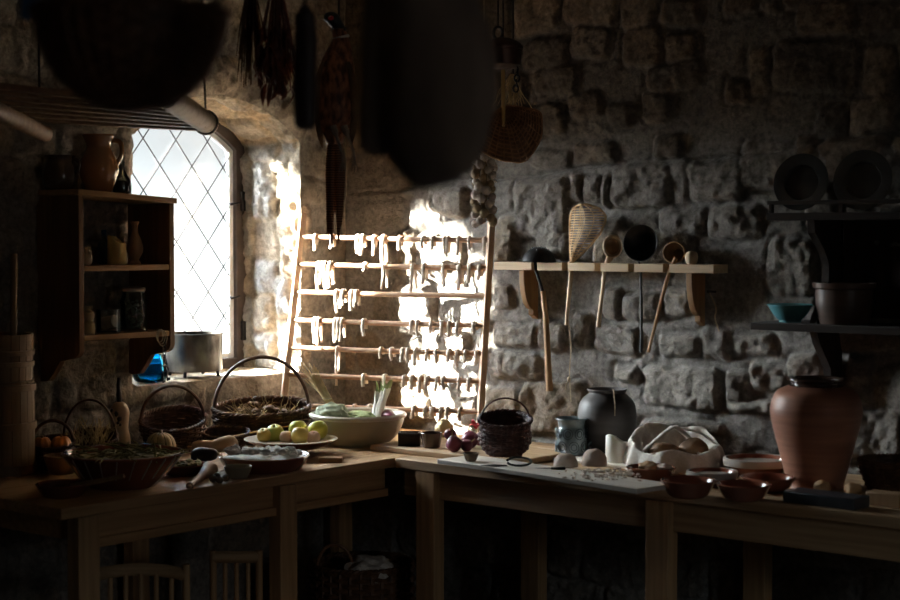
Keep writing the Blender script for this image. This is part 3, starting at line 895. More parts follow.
# round wooden spoon
def bowl_head(mb, c, r, ry, axis, depth, t=.004):
    """hollow round head whose open side faces axis"""
    q = Vector(axis).to_track_quat('Z', 'Y').to_matrix().to_4x4()
    s = MB().lathe([(0, -depth), (r * .5, -depth * .86), (r * .85, -depth * .45), (r, 0), (r - t * .5, t * .3), (r - t, 0), (r * .82 - t, -depth * .40), (r * .48 - t * .5, -depth * .74), (0, -depth * .8)], 30, sy=ry / r)
    s.xf(Matrix.Translation(c) @ q); mb.add(s.v, s.f)
    return mb
toC = Vector((.45, -.89, .02))
p0 = hp(603, 262); t = thing('wooden_spoon', 'pale wooden spoon with a round hollow bowl standing between scoop and colander', 'spoon', p0); o = Vector(p0)
c = hp(612.5, 246.5); m = mpp(c); mb = MB(); bowl_head(mb, c - o, 10.3 * m, 12.2 * m, toC + Vector((0, 0, .1)), .024, .008)
mb.tube([hp(610, 257) - o, hp(605, 266) - o, hp(603, 285) - o, hp(600, 310) - o, hp(598.5, 327) - o], [.012, .007, .0065, .0075, .008], 9)
mb.build('bowl_and_handle', M['spoon'], t)
bowl_head(MB(), c - o + toC * .0005, 6.6 * m, 8.2 * m, toC + Vector((0, 0, .1)), .017, .001).build('brown_hollow', M['handle'], t)  # inside of the spoon bowl in a darker brown wood

# black colander ladle
p0 = hp(638, 262); t = thing('colander_ladle', 'round black perforated colander ladle standing on the utensil shelf', 'ladle', p0); o = Vector(p0)
c = hp(640.5, 243); m = mpp(c); ax = (toC + Vector((-.12, 0, .10))).normalized()
bowl_head(MB(), c - o, 17.8 * m, 18.6 * m, ax, .042, .003).build('bowl', M['iron'], t)
hb = MB(); Q = ax.to_track_quat('Z', 'Y').to_matrix()
for k in range(70):
    rr = ((k + .5) / 70) ** .5 * 13.5 * m; th = k * 2.39996
    hb.blob(c - o + Q @ Vector((rr * math.cos(th), rr * math.sin(th), -.0335 * math.sqrt(max(0, 1 - (rr / (17.5 * m)) ** 2)) + .001)), (.0013, .0013, .0013), 0, sub=1)
hb.build('perforations', M['pewter'], t)
MB().tube([hp(638, 259) - o, hp(640.5, 272) - o, hp(641.5, 310) - o, hp(641, 352) - o], .0042, 8).build('handle', M['iron'], t)

# wooden dipper cup
p0 = hp(670, 262); t = thing('wooden_dipper', 'deep round wooden dipper lying open towards the room above its long slanting handle', 'ladle', p0); o = Vector(p0)
c = hp(674, 252.5); m = mpp(c); ax = (toC + Vector((-.25, 0, .06))).normalized()
mb = MB(); bowl_head(mb, c - o, 12.3 * m, 11 * m, ax, .055, .0055)
mb.build('cup', M['handle'], t)
MB().tube([hp(676, 258) - o, hp(669, 272) - o, hp(660, 305) - o, hp(648.5, 352) - o], [.007, .0065, .006, .005], 9).build('handle', M['handle'], t)
p0 = hp(691.5, 262.5, -.055); p0.z = ZS
tag(MB().lathe(smoothprof([(0, 0), (.013, 0), (.019, .010), (.021, .024), (.016, .038), (0, .044)]), 20).build('wooden_pestle', M['spoon'], None, p0),
    'small rounded wooden pestle head at the right end of the utensil shelf', 'pestle')
p0 = at(712.5, 292, y=-.02); t = thing('wall_hook', 'small wall nail with a pale string hanging right of the utensil shelf', 'hook', p0)
MB().tube([(0, .02, 0), (0, -.025, .002)], .004, 7).blob((0, -.025, .002), (.006, .004, .006), .1, sub=2).build('nail', M['pewter'], t)
MB().tube(smoothpath([Vector((0, -.02, 0)), at(716, 308, y=-.03) - p0, at(715, 318, y=-.035) - p0, at(719, 331, y=-.04) - p0], 5), .0028, 6).build('string', M['cord'], t)

# ------------------------------------------------------------------ dark plate shelf, right
xa = at(767, 210, y=-.20).x; xb = at(752, 321, y=-.23).x; XB = xa + .95
ZU, ZL = 1.566, 1.238
t = thing('plate_shelf', 'dark wooden wall shelves with two metal plates above and a brown pot below', 'shelf', (xa, 0, ZL)); o = Vector(t.location)
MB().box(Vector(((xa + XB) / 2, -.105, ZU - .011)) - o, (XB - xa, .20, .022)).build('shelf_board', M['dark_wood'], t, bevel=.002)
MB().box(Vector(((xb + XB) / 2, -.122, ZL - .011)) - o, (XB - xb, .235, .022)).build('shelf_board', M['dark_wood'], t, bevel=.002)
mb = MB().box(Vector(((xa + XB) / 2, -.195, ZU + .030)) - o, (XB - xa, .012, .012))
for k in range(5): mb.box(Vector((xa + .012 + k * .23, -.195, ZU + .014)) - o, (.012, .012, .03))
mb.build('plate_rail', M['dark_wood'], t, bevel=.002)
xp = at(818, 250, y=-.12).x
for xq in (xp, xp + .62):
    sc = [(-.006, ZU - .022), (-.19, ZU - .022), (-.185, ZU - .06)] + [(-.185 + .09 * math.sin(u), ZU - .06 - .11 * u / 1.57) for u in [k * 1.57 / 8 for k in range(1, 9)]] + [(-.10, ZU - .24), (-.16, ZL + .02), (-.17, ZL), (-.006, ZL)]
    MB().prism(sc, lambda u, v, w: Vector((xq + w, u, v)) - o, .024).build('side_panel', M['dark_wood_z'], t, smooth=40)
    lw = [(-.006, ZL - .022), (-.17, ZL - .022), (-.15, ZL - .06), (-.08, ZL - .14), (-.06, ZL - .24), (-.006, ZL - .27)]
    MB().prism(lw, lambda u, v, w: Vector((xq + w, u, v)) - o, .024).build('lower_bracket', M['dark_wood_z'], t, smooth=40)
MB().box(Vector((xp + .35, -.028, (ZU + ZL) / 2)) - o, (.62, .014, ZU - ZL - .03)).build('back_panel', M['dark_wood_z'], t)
for px, py, rp_, lab in ((807, 186, 27.5, 'pewter plate standing on the dark upper shelf, the left of the pair'), (868.5, 184.5, 29, 'pewter plate standing on the dark upper shelf, the right of the pair')):
    c = at(px, py, y=-.10); m = mpp(c); r = rp_ * m * 1.05
    o_ = MB().lathe([(0, 0), (r * .58, 0), (r * .64, .010), (r * .98, .016), (r, .0185), (r * .97, .019), (r * .62, .0135), (r * .56, .004), (0, .004)], 48)
    ob = o_.build('pewter_plate', M['pewter'], None)
    th = R(-78)
    ob.rotation_euler = (R(80), 0, R(6)); z_ = ZU + r * math.sin(R(80)) + .004; ob.location = (c.x, -.125, z_)
    tag(ob, lab, 'plate', 'pewter plates on the upper shelf')
p = at(790, 318, y=-.15); m = mpp(p); p.z = ZL
tag(MB().lathe(bowlprof(23 * m, 11 * m, 17.5 * m, .005, .006, .8, .002), 40).build('turquoise_bowl', M['turquoise'], None, p), 'small flared turquoise bowl on the lower dark shelf', 'bowl')
p = at(844, 318, y=-.13); m = mpp(p); p.z = ZL
h = 41 * m; r = 29 * m
tag(MB().lathe([(0, 0), (r * .82, 0), (r * .90, .02), (r * .97, h * .5), (r * .98, h * .84), (r * 1.06, h * .88), (r * 1.08, h), (r * .98, h), (r * .94, h * .85), (r * .9, h * .4), (r * .8, .012), (0, .01)], 44).build('clay_pot', M['pot_brown'], None, p),
    'wide brown clay pot beside the turquoise bowl on the lower dark shelf', 'pot')

# ------------------------------------------------------------------ open wall cupboard, left
CX, CY0, CY1 = .222, -1.425, -1.04
ZB, ZM, ZTOP = 1.186, 1.404, 1.632
t = thing('wall_cupboard', 'open brown wooden wall cupboard with two shelves hung left of the window', 'cupboard', (0, (CY0 + CY1) / 2, ZB)); o = Vector(t.location)
for ya in (CY0, CY1 - .02):
    zt_ = ZTOP - .019 + (.010 if ya == CY0 else -.010)
    sc = [(.006, zt_), (CX, zt_), (CX, ZB - .045)] + [(CX - .05 * (1 - math.cos(u)), ZB - .045 - .03 * math.sin(u)) for u in [R(q) for q in (20, 40, 60, 80)]] + [(CX - .10, ZB - .085), (CX - .135, ZB - .125), (CX - .16, ZB - .15), (.02, ZB - .155), (.006, ZB - .15)]
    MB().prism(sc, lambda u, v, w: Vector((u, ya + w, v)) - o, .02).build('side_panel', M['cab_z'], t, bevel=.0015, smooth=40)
MB().box(Vector((CX / 2 + .006, (CY0 + CY1) / 2, ZTOP - .009)) - o, (CX + .006, CY1 - CY0 + .012, .018), Matrix.Rotation(R(-3.2), 3, 'X')).build('top_board', M['cab_y'], t, bevel=.002)
for z in (ZM, ZB):
    MB().box(Vector((CX / 2 + .002, (CY0 + CY1) / 2, z - .009)) - o, (CX - .008, CY1 - CY0 - .041, .018)).build('shelf', M['cab_y'], t, bevel=.002)

def cab(px, py, x, z):
    p = at(px, py, x=x); p.z = z; return p, mpp(p)
# on top
p, m = cab(99, 190, .125, ZTOP + .005)
t = thing('glazed_jug', 'tall glossy brown jug with a pinched lip on top of the wall cupboard', 'jug', p)
MB().lathe(smoothprof([(0, 0), (12 * m, 0), (15 * m, 6 * m), (20 * m, 20 * m), (19 * m, 30 * m), (13.5 * m, 41 * m), (12 * m, 47 * m), (15.5 * m, 56 * m), (14.5 * m, 57 * m), (11 * m, 48 * m), (12 * m, 41 * m), (16 * m, 30 * m), (0, 10 * m)], 4), 40).build('body', M['jug_glaze'], t)
MB().tube(smoothpath([(9 * m, 9 * m, 52 * m), (15 * m, 15 * m, 50 * m), (16 * m, 16 * m, 38 * m), (12 * m, 12 * m, 27 * m)], 6), 2.2 * m, 8).build('handle', M['jug_glaze'], t)
p, m = cab(60, 190, .075, ZTOP + .011)
t = thing('glazed_pot', 'squat dark glazed pot at the left end of the cupboard top', 'pot', p)
MB().lathe(smoothprof([(0, 0), (13 * m, 0), (18 * m, 10 * m), (17.5 * m, 22 * m), (14 * m, 30 * m), (15.5 * m, 34 * m), (14 * m, 34 * m), (12 * m, 29 * m), (0, 8 * m)], 4), 36).build('body', M['dark_glaze'], t)
MB().tube(smoothpath([(14 * m, 6 * m, 31 * m), (20 * m, 9 * m, 27 * m), (17 * m, 8 * m, 15 * m)], 5), 1.8 * m, 7).build('handle', M['dark_glaze'], t)
p, m = cab(122, 190, .12, ZTOP + .001)
t = thing('glass_flask', 'small glass flask half full of dark liquid beside the brown jug', 'flask', p)
MB().lathe(smoothprof([(0, 0), (8 * m, 0), (9.5 * m, 6 * m), (8.5 * m, 14 * m), (3 * m, 24 * m), (2.6 * m, 30 * m), (3.4 * m, 32 * m), (2.6 * m, 32 * m), (2 * m, 24 * m), (7.7 * m, 14 * m), (8.6 * m, 6 * m), (7 * m, 1 * m), (0, 1 * m)], 4), 28).build('glass', M['jar_glass'], t)
MB().lathe(smoothprof([(0, 1.2 * m), (7 * m, 1.2 * m), (8.5 * m, 6 * m), (7.8 * m, 13 * m), (0, 13.2 * m)], 3), 24).build('liquid', M['dark_glaze'], t)
# upper shelf
p, m = cab(117, 261, .155, ZM)
def candle(mb, r, h, peak):
    def lip(q, z, th):
        k = max(0, (z - h * .7) / (h * .3))
        return q * (1 + .03 * math.sin(2 * th + z * 40)), k * (peak * (.5 + .5 * math.cos(th - 3.84)) + .1 * peak * math.sin(3 * th))
    return mb.lathe([(0, 0), (r, 0), (r * 1.01, h * .3), (r, h * .7), (r, h * .97), (r * .9, h), (r * .7, h * .985), (r * .35, h * .97), (0, h * .965)], 32, lip=lip)
t = thing('candle', 'thick yellow burnt-down candle on the middle shelf of the wall cupboard', 'candle', p)
wx = candle(MB(), 9.6 * m, 21 * m, 9 * m).build('wax', M['wax_y'], t)
MB().tube([(0, 0, 18 * m), (.001, 0, 22 * m), (.003, 0, 24 * m)], .0012, 5).build('wick', M['iron'], wx)
p, m = cab(135, 260, .13, ZM)
tag(MB().lathe(smoothprof([(0, 0), (5.2 * m, 0), (5.4 * m, 2 * m), (4 * m, 4.5 * m), (7 * m, 10 * m), (8.4 * m, 16 * m), (6.5 * m, 24 * m), (3.3 * m, 31 * m), (2.9 * m, 37 * m), (4.4 * m, 42 * m), (3.5 * m, 42 * m), (2 * m, 36 * m), (0, 20 * m)], 4), 32).build('vase', M['vase_clay'], None, p),
    'slim-necked reddish clay vase right of the yellow candle', 'vase')
p, m = cab(87, 260, .17, ZM)
t = thing('small_pitcher', 'tiny clay pitcher at the left end of the middle cupboard shelf', 'pitcher', p)
MB().lathe(smoothprof([(0, 0), (3.5 * m, 0), (5.5 * m, 5 * m), (5 * m, 10 * m), (3 * m, 14 * m), (4 * m, 18 * m), (3 * m, 18 * m), (2.2 * m, 14 * m), (0, 6 * m)], 4), 24).build('body', M['gourd'], t)
MB().tube(smoothpath([(3 * m, 0, 16 * m), (6.5 * m, 0, 15 * m), (5 * m, 0, 7 * m)], 4), .9 * m, 6).build('handle', M['gourd'], t)
p, m = cab(104, 258, .06, ZM)
tag(MB().lathe(smoothprof([(0, 0), (6 * m, 0), (6.5 * m, 10 * m), (6 * m, 20 * m), (2.5 * m, 26 * m), (2.5 * m, 34 * m), (0, 34 * m)], 4), 24).build('bottle', M['blue_cloth'], None, p), 'dark blue bottle behind the yellow candle in the cupboard', 'bottle')
# lower shelf
p, m = cab(134, 328, .15, ZB)
t = thing('glass_jar', 'shouldered glass jar of dried leaves on the bottom cupboard shelf', 'jar', p)
MB().lathe(smoothprof([(0, 0), (12 * m, 0), (13 * m, 3 * m), (13 * m, 25 * m), (14 * m, 29 * m), (11.5 * m, 36 * m), (11.5 * m, 40 * m), (10.5 * m, 40 * m), (10.6 * m, 36 * m), (12.2 * m, 28 * m), (12 * m, 3 * m), (0, 1.5 * m)], 4), 36).build('glass', M['jar_glass'], t)
mb = MB(); rr = random.Random(3)
for k in range(60):
    a = rr.uniform(0, 2 * PI); q = 10 * m * rr.uniform(0, 1) ** .5
    mb.blob((q * math.cos(a), q * math.sin(a), rr.uniform(2.5, 31) * m), (2.6 * m, 1.8 * m, .8 * m), .3, 2, k, 1, Matrix.Rotation(rr.uniform(0, 3), 3, 'X') @ Matrix.Rotation(rr.uniform(0, 3), 3, 'Z'))
tag(mb.build('dried_leaves', M['jar_leaf'], t), kind='stuff')
MB().lathe([(0, 39.5 * m), (11 * m, 39.5 * m), (12 * m, 41 * m), (11.5 * m, 43.5 * m), (4 * m, 45 * m), (0, 45 * m)], 32).build('lid', M['garlic'], t)
p, m = cab(109, 328, .16, ZB)
t = thing('glass_tumbler', 'clear straight glass tumbler lying-roll inside, beside the jar of leaves', 'glass', p)
t['label'] = 'clear straight-sided glass holding a rolled pale cloth, on the bottom cupboard shelf'
MB().lathe([(0, 0), (11 * m, 0), (12.3 * m, 1 * m), (12.5 * m, 23 * m), (11.7 * m, 23 * m), (11.4 * m, 2 * m), (0, 1.6 * m)], 36).build('glass', M['jar_glass'], t)
mb = MB().tube([(-8 * m, 0, 9 * m), (7.5 * m, 2 * m, 12 * m)], 6.2 * m, 16)
mb.build('cloth_roll', M['garlic'], t)
p, m = cab(89, 329, .18, ZB)
t = thing('corked_bottle', 'small bottle with a cloth-tied top left of the clear glass', 'bottle', p)
MB().lathe(smoothprof([(0, 0), (5.5 * m, 0), (6 * m, 4 * m), (5.8 * m, 10 * m), (3.8 * m, 13 * m), (3.8 * m, 15 * m), (0, 15 * m)], 4), 24).build('body', M['straw'], t)
MB().lathe(smoothprof([(0, 14.6 * m), (4 * m, 14.6 * m), (5.4 * m, 18 * m), (5 * m, 22 * m), (0, 24 * m)], 4), 20).build('cloth_top', M['gourd'], t)
p, m = cab(88, 325, .07, ZB)
tag(MB().lathe(smoothprof([(0, 0), (5 * m, 0), (5.6 * m, 14 * m), (4 * m, 20 * m), (5 * m, 26 * m), (0, 26 * m)], 4), 24).build('stoneware_jar', M['cream'], None, p), 'pale little jar at the back left of the bottom cupboard shelf', 'jar')

# key bunch on the cupboard corner
p0 = at(161, 331, x=CX + .012); t = thing('key_bunch', 'bunch of iron keys on a cord hanging from the cupboard corner', 'keys', p0); o = Vector(p0)
mb = MB().tube([(-.02, 0, .004), (.004, 0, .004)], .003, 6)
for k in range(3): mb.tube(arc((0.0, -.006 + k * .006, -.016 - k * .004), .012 + k * .002, .02 + .003 * k, 0, 2 * PI, 16, ax=(.3, .95, 0)), .0016, 5)
mb.build('cord_loop', M['cord'], t)
mb = MB(); z = -.03
for k in range(6):
    mb.tube(arc((0.002, .012, z - k * .014), .0055, .009, 0, 2 * PI, 10, ax=((1, 0, 0) if k % 2 else (0, 1, 0))), .0018, 5)
ch_ = mb.build('chain', M['iron'], t)
for k, (dy, L) in enumerate(((-.004, .036), (.008, .03))):
    mb = MB().tube(arc((.002, .012 + dy, -.125), .009, .009, 0, 2 * PI, 14, ax=(0, 1, 0)), .002, 5).tube([(.002, .012 + dy, -.134), (.002, .012 + dy * 1.6, -.134 - L)], .0022, 6)
    mb.box((.002, .012 + dy * 1.6 + .005, -.134 - L + .006), (.003, .010, .009)); mb.build('key', M['iron'], ch_)

# ------------------------------------------------------------------ on the window sill
ZW = SILL + .006
p = at(194, 372, x=-.135); p.z = ZW; m = mpp(p); r = 28.5 * m
t = thing('tinned_pot', 'straight-sided tarnished metal pot on short feet standing on the window sill', 'pot', p)
h0 = 5.5 * m; h = 43 * m
MB().lathe([(0, h0), (r * .97, h0), (r, h0 + .006), (r, h - .004), (r * 1.03, h - .003), (r * 1.03, h), (r * .98, h), (r * .97, h0 + .008), (0, h0 + .006)], 48).build('body', M['steel'], t)
for k in range(4):
    a = k * PI / 2 + .5; MB().tube([(r * .86 * math.cos(a), r * .86 * math.sin(a), h0 + .002), (r * .9 * math.cos(a), r * .9 * math.sin(a), 0)], .006, 8).build('foot', M['iron'], t)
for s in (-1, 1): MB().tube(arc((0, s * r * 1.0, h * .84), .006, .018, -PI / 2, PI / 2, 10, ax=(0, s * 2.2, 0)), .003, 6).build('lug_handle', M['iron'], t)
p = at(150, 380, x=-.085); p.z = ZW; m = mpp(p); r = 17.5 * m
t = thing('blue_glass_bottle', 'round bright blue glass bottle on the sill under the cupboard corner', 'bottle', p)
bg_ = MB().lathe(smoothprof([(0, 0), (r * .8, 0), (r, r * .5), (r * .96, r * 1.2), (r * .6, r * 1.9), (r * .25, r * 2.3), (r * .22, r * 3.0), (r * .28, r * 3.1), (r * .18, r * 3.05), (r * .17, r * 2.3), (r * .54, r * 1.85), (r * .88, r * 1.2), (r * .92, r * .5), (r * .7, r * .08), (0, r * .06)], 4), 36).build('glass', M['blue_glass'], t)
MB().lathe([(0, r * 2.95), (r * .16, r * 2.95), (r * .2, r * 3.3), (0, r * 3.3)], 16).build('stopper', M['handle'], bg_)
# ------------------------------------------------------------------ drying rack across the corner
rl0 = at(284, 398, d=6.02); rl1 = at(303, 214, d=6.16)
rr0 = at(479.5, 428, d=5.72); rr1 = at(491.5, 221, d=5.83)
def along(a, b, z): f = (z - a.z) / (b.z - a.z); return a.lerp(b, f)
t = thing('drying_rack', 'tall wooden drying rack with seven rungs leaning across the sunlit corner', 'rack', ((rl0.x + rr0.x) / 2, (rl0.y + rr0.y) / 2, ZT)); o = Vector(t.location)
sd0 = (rr0 - rl0); sd0.z = 0; sd0.normalize()
for a, b in ((rl0, rl1), (rr0, rr1)):
    p = along(a, b, ZT + .007); q = along(a, b, b.z)
    MB().tube([p - o, q - o], .0155, 4, up=sd0 + Vector((0, 0, 0))).build('rail', M['rack'], t, bevel=.002, smooth=20)
RY = [(237, 240.5), (264.5, 268), (292, 296), (320, 326), (347.5, 354), (374.5, 381), (405, 411.5)]
rungs = []
for ya, yb in RY:
    za = along(rl0, rl1, 0); fa = lambda y, A, B, x0: None
    # where the rung meets each rail, by height seen on the rail
    def onrail(A, B, py):
        best = None
        for k in range(401):
            p = A.lerp(B, -.25 + k / 400 * 1.35); v = p - CAM
            yy = 300 - FPX * v.dot(UP) / v.dot(FWD)
            if best is None or abs(yy - py) < best[0]: best = (abs(yy - py), p)
        return best[1]
    A = onrail(rl0, rl1, ya); B = onrail(rr0, rr1, yb)
    d_ = (B - A).normalized(); rungs.append((A, B))
    MB().tube([A - d_ * .008 - o, A.lerp(B, .5) - o + Vector((0, 0, -.002)), B + d_ * .008 - o], .0092, 10).build('rung', M['rung'], t)

STR = [
 [(70, 35), (115, 30), (185, 40), (197, 45), (228, 45), (252, 65), (295, 30), (355, 25), (380, 28), (410, 38), (417, 44), (445, 40), (472, 26), (510, 27)],
 [(78, 70), (88, 50), (97, 65), (110, 60), (203, 14), (253, 60), (328, 68), (357, 45), (407, 50), (447, 60), (473, 40), (497, 32)],
 [(128, 52), (145, 32), (168, 46), (180, 36)],
 [(70, 58), (80, 62), (125, 55), (133, 48), (142, 52), (200, 36), (325, 26), (340, 30), (375, 24), (403, 30), (420, 32), (442, 30), (483, 20)],
 [(130, 95), (245, 20), (272, 24), (302, 28), (315, 30), (335, 36), (365, 24), (387, 30), (420, 24), (440, 36), (462, 24), (489, 30)],
 [(200, 24), (255, 20), (305, 22), (325, 28), (347, 36), (364, 32), (390, 30), (405, 26), (445, 22), (470, 26)],
 [(175, 18), (215, 22), (330, 24), (360, 22), (377, 22), (400, 28), (415, 22), (447, 24)],
]
NAMES = ['top', 'second', 'third', 'fourth', 'fifth', 'sixth', 'bottom']
rs_ = random.Random(12)
for i, row in enumerate(STR):
    A, B = rungs[i]; dv = (B - A).normalized(); side = Vector((dv.y, -dv.x, 0))
    if (side.dot(CAM - A)) < 0: side = -side
    # the rung runs nearly across the view
    va = A - CAM; vb = B - CAM
    pa = 450 + FPX * va.dot(RIGHT) / va.dot(FWD); pb = 450 + FPX * vb.dot(RIGHT) / vb.dot(FWD)
    for cx, ln in row:
        px = 290 + cx / 2.61; f = (px - pa) / (pb - pa); p = A.lerp(B, f); L = ln / 2.61 * mpp(p); w_ = rs_.uniform(.0055, .0085)
        if ln > 90: w_ = .005
        pts = [Vector((0, 0, 0)) + side * .013 + Vector((0, 0, -L)) + dv * rs_.uniform(-.006, .006)]
        pts += [side * .0128 + Vector((0, 0, -L * .5)) + dv * rs_.uniform(-.003, .003), side * .0125 + Vector((0, 0, -.004)), side * .009 + Vector((0, 0, .0095)), Vector((0, 0, .0125)), -side * .009 + Vector((0, 0, .0095)), -side * .0125 + Vector((0, 0, -.004))]
        pts += [-side * .013 + Vector((0, 0, -L * rs_.uniform(.5, .95))) + dv * rs_.uniform(-.006, .006)]
        ob = MB().tube(smoothpath(pts, 3), w_, 8, flat=.32, up=side).build('dried_strip', M['dough_strip'], None, p)
        half = 'sunlit left' if px < 410 else 'shaded right'
        tag(ob, 'pale dried strip folded over the %s half of the %s rung' % (half, NAMES[i]), 'dried strip', 'strips on the %s half of the %s rung' % (half, NAMES[i]))

# ------------------------------------------------------------------ left table: back row
p = at(2, 473, z=ZT); m = mpp(p); r = 33 * m
t = thing('wooden_tub', 'tall pale wooden tub with hoops at the left end of the table', 'tub', p)
h1 = 93 * m
mb = MB()
def staves(mb, r0, r1, z0, z1, n=22, th=.012):
    for k in range(n):
        a0 = 2 * PI * k / n + .006; a1 = 2 * PI * (k + 1) / n - .006
        vs = []
        for (rr0, zz) in ((r0, z0), (r1, z1)):
            for q in (rr0, rr0 - th):
                for a in (a0, (a0 + a1) / 2, a1): vs.append((q * math.cos(a), q * math.sin(a), zz))
        mb.add(vs, [(0, 1, 7, 6), (1, 2, 8, 7), (3, 9, 10, 4), (4, 10, 11, 5), (6, 7, 10, 9), (7, 8, 11, 10), (0, 3, 4, 1), (1, 4, 5, 2), (0, 6, 9, 3), (2, 5, 11, 8)])
    mb.lathe([(0, z0 + .01), (r0 - th * .8, z0 + .01), (r0 - th * .8, z0 + .02), (0, z0 + .02)], 32)
    return mb
staves(mb, r, r * .97, 0, h1).build('staves', M['tub'], t, smooth=30)
for z in (.02, h1 * .52, h1 * .93):
    MB().lathe([(r * .985, z - .011), (r * 1.035, z - .010), (r * 1.035, z + .010), (r * .975, z + .011)], 44).build('hoop', M['tub'], t)
zt = ZT + h1
t = thing('wooden_tub', 'smaller pale wooden tub stacked on top of the tall hooped tub', 'tub', (p.x, p.y, zt + .001))
h2 = 46 * m; mb = MB()
staves(mb, r * .92, r * .98, 0, h2).build('staves', M['tub'], t, smooth=30)
for z, q in ((h2 * .36, .955), (h2 * .60, .965)):
    MB().lathe([(r * (q - .02), z - .008), (r * (q + .035), z - .007), (r * (q + .037), z + .007), (r * (q - .018), z + .008)], 44).build('hoop', M['tub'], t)
p0 = Vector((p.x + .02, p.y + .03, zt + .022)); q1 = at(14, 254, d=(p0 - CAM).dot(FWD) + .03)
tag(MB().tube([(0, 0, .006), (q1 - p0)], .011, 10).build('wooden_pole', M['tub'], None, p0), 'slim wooden pole standing up out of the stacked tubs at the left edge', 'pole')

# gourd
p, m = place(120, 455, 11)
t = thing('gourd_bottle', 'pale long-necked gourd with dark marks standing behind the big brown dish', 'gourd', p)
MB().lathe(smoothprof([(0, 0), (9 * m, 0), (11 * m, 6 * m), (10.5 * m, 16 * m), (8.6 * m, 26 * m), (9.5 * m, 36 * m), (9.8 * m, 42 * m), (7 * m, 49 * m), (3 * m, 52 * m), (0, 52 * m)], 4), 36, wob=.03).build('body', M['gourd'], t)
MB().tube(smoothpath([(0, 0, 51 * m), (-.5 * m, 0, 58 * m), (-1.5 * m, 0, 68 * m), (0, 0, 76 * m)], 4), [2.8 * m] * 6 + [2 * m] * 7, 8).build('stem', M['gourd_dark'], t)
mb = MB()
for (a, z, s) in ((-1.0, 41, 2.6), (-.7, 36, 3.0), (-.85, 32, 2.0), (-1.6, 44, 2.0), (-.6, 30, 1.6)):
    mb.blob((9.3 * m * math.cos(a), 9.3 * m * math.sin(a), z * m), (s * m * .8, s * m * .8, s * m), .4, 2, z, 2)
mb.build('dark_marks', M['gourd_dark'], t)

# baskets at the back
p, m = place(53, 471, 20)
bk = basket('small dark basket holding two orange pumpkins beside the wooden tub', p, 21 * m, 26 * m, slope=.15, mt='wicker', handle=24 * m, rz=1.0, rows=10, hr=.005)
for dx, s, lb in ((-9, 9, 'orange pumpkin at the left in the small dark basket'), (10, 10, 'orange pumpkin at the right in the small dark basket')):
    q = p + RIGHT * (dx * m) + Vector((0, 0, 25 * m)) - Vector((_h.x, _h.y, 0)) * .02
    t = thing('small_pumpkin', lb, 'pumpkin', q, 0, 'pumpkins in the basket')
    fl = MB().lathe(smoothprof([(0, -s * m * .6), (s * m * .6, -s * m * .7), (s * m, 0), (s * m * .6, s * m * .75), (0, s * m * .6)], 5), 40, lip=lambda q_, z, th: (q_ * (1 + .06 * math.cos(9 * th)), 0)).build('flesh', M['orange'], t)
    MB().tube([(0, 0, s * m * .55), (.002, 0, s * m * .95)], [.004, .003], 6).build('stem', M['handle'], fl)
p, m = place(90, 458, 27)
basket('dark hoop-handled basket of dried stalks behind the big brown dish', p, 27 * m, 22 * m, slope=.25, mt='wicker', handle=40 * m, rz=R(40), rows=9, hr=.0035)
def stalks(name, label, cat, p, n, r, L, lean, m1, seed, kind='stuff', tw=.0016, rz=0, spread=.5):
    rr = random.Random(seed); mb = MB()
    for k in range(n):
        a = rr.uniform(0, 2 * PI); q = r * rr.uniform(0, 1) ** .5
        b = Vector((q * math.cos(a), q * math.sin(a), rr.uniform(-.01, .01)))
        d_ = Vector((lean[0] + rr.uniform(-spread, spread), lean[1] + rr.uniform(-spread, spread), lean[2] + rr.uniform(-.3, .4))).normalized() * L * rr.uniform(.5, 1.1)
        mb.tube([b, b + d_ * .5 + Vector((rr.uniform(-.01, .01), rr.uniform(-.01, .01), .004)), b + d_], [tw, tw, tw * .5], 4)
    ob = mb.build(name, M[m1], None, p)
    return tag(ob, label, cat, None, kind)
stalks('dried_stalks', 'dried grassy stalks sticking out of the hoop-handled basket', 'dried stalks', p + Vector((0, 0, 17 * m)), 60, 18 * m, .085, (.1, 0, .8), 'straw', 5)

p, m = place(173, 447, 31)
basket('round dark wicker basket with a tall hoop handle under the sill pot', p, 32 * m, 31 * m, slope=.27, mt='wicker', handle=36 * m, rz=R(48), rows=12, hr=.0055, rim=.006)
p2, m = place(226, 452, 22)
basket('low dark woven basket half hidden between the two large handled baskets', p2, 23 * m, 17 * m, slope=.2, mt='wicker', rows=8, stakes=22)
p3, m = place(262, 428, 46)
basket('large dark oval wicker basket with a high arched handle full of dried plants', p3, 48 * m, 35 * m, slope=.22, mt='wicker', rz=R(52), handle=53 * m, sx=1.0, sy=.68, rows=13, stakes=32, hr=.0065, rim=.008)
stalks('dried_plants', 'dry tangled plants and straw heaped in the large oval basket', 'dried plants', p3 + Vector((0, 0, 26 * m)), 150, 34 * m, .075, (0, 0, .35), 'straw', 9, spread=1.0)
mb = MB()
for k in range(16):
    a = random.uniform(0, 6.28); q = 30 * m * random.random() ** .5
    mb.blob((q * math.cos(a), q * math.sin(a) * .7, 33 * m + random.uniform(-.01, .012)), (.020, .015, .012), .5, 2.5, k, 2)
tag(mb.build('dried_leaves', M['herb'], None, p3), 'dark dried leaves lying among the straw in the large basket', 'dried leaves', None, 'stuff')
q0 = at(214, 440, z=ZT + .05); q1 = at(303, 424, z=ZT + .065)
q0 = at(212, 441, x=.33); q1 = at(303, 424, x=.36)
tag(MB().tube([q0 - q0, (q1 - q0) * .5 + Vector((0, 0, .004)), q1 - q0], .0035, 7).build('thin_stick', M['wicker_pale'], None, q0), 'thin pale stick leaning along the front of the big oval basket', 'stick')

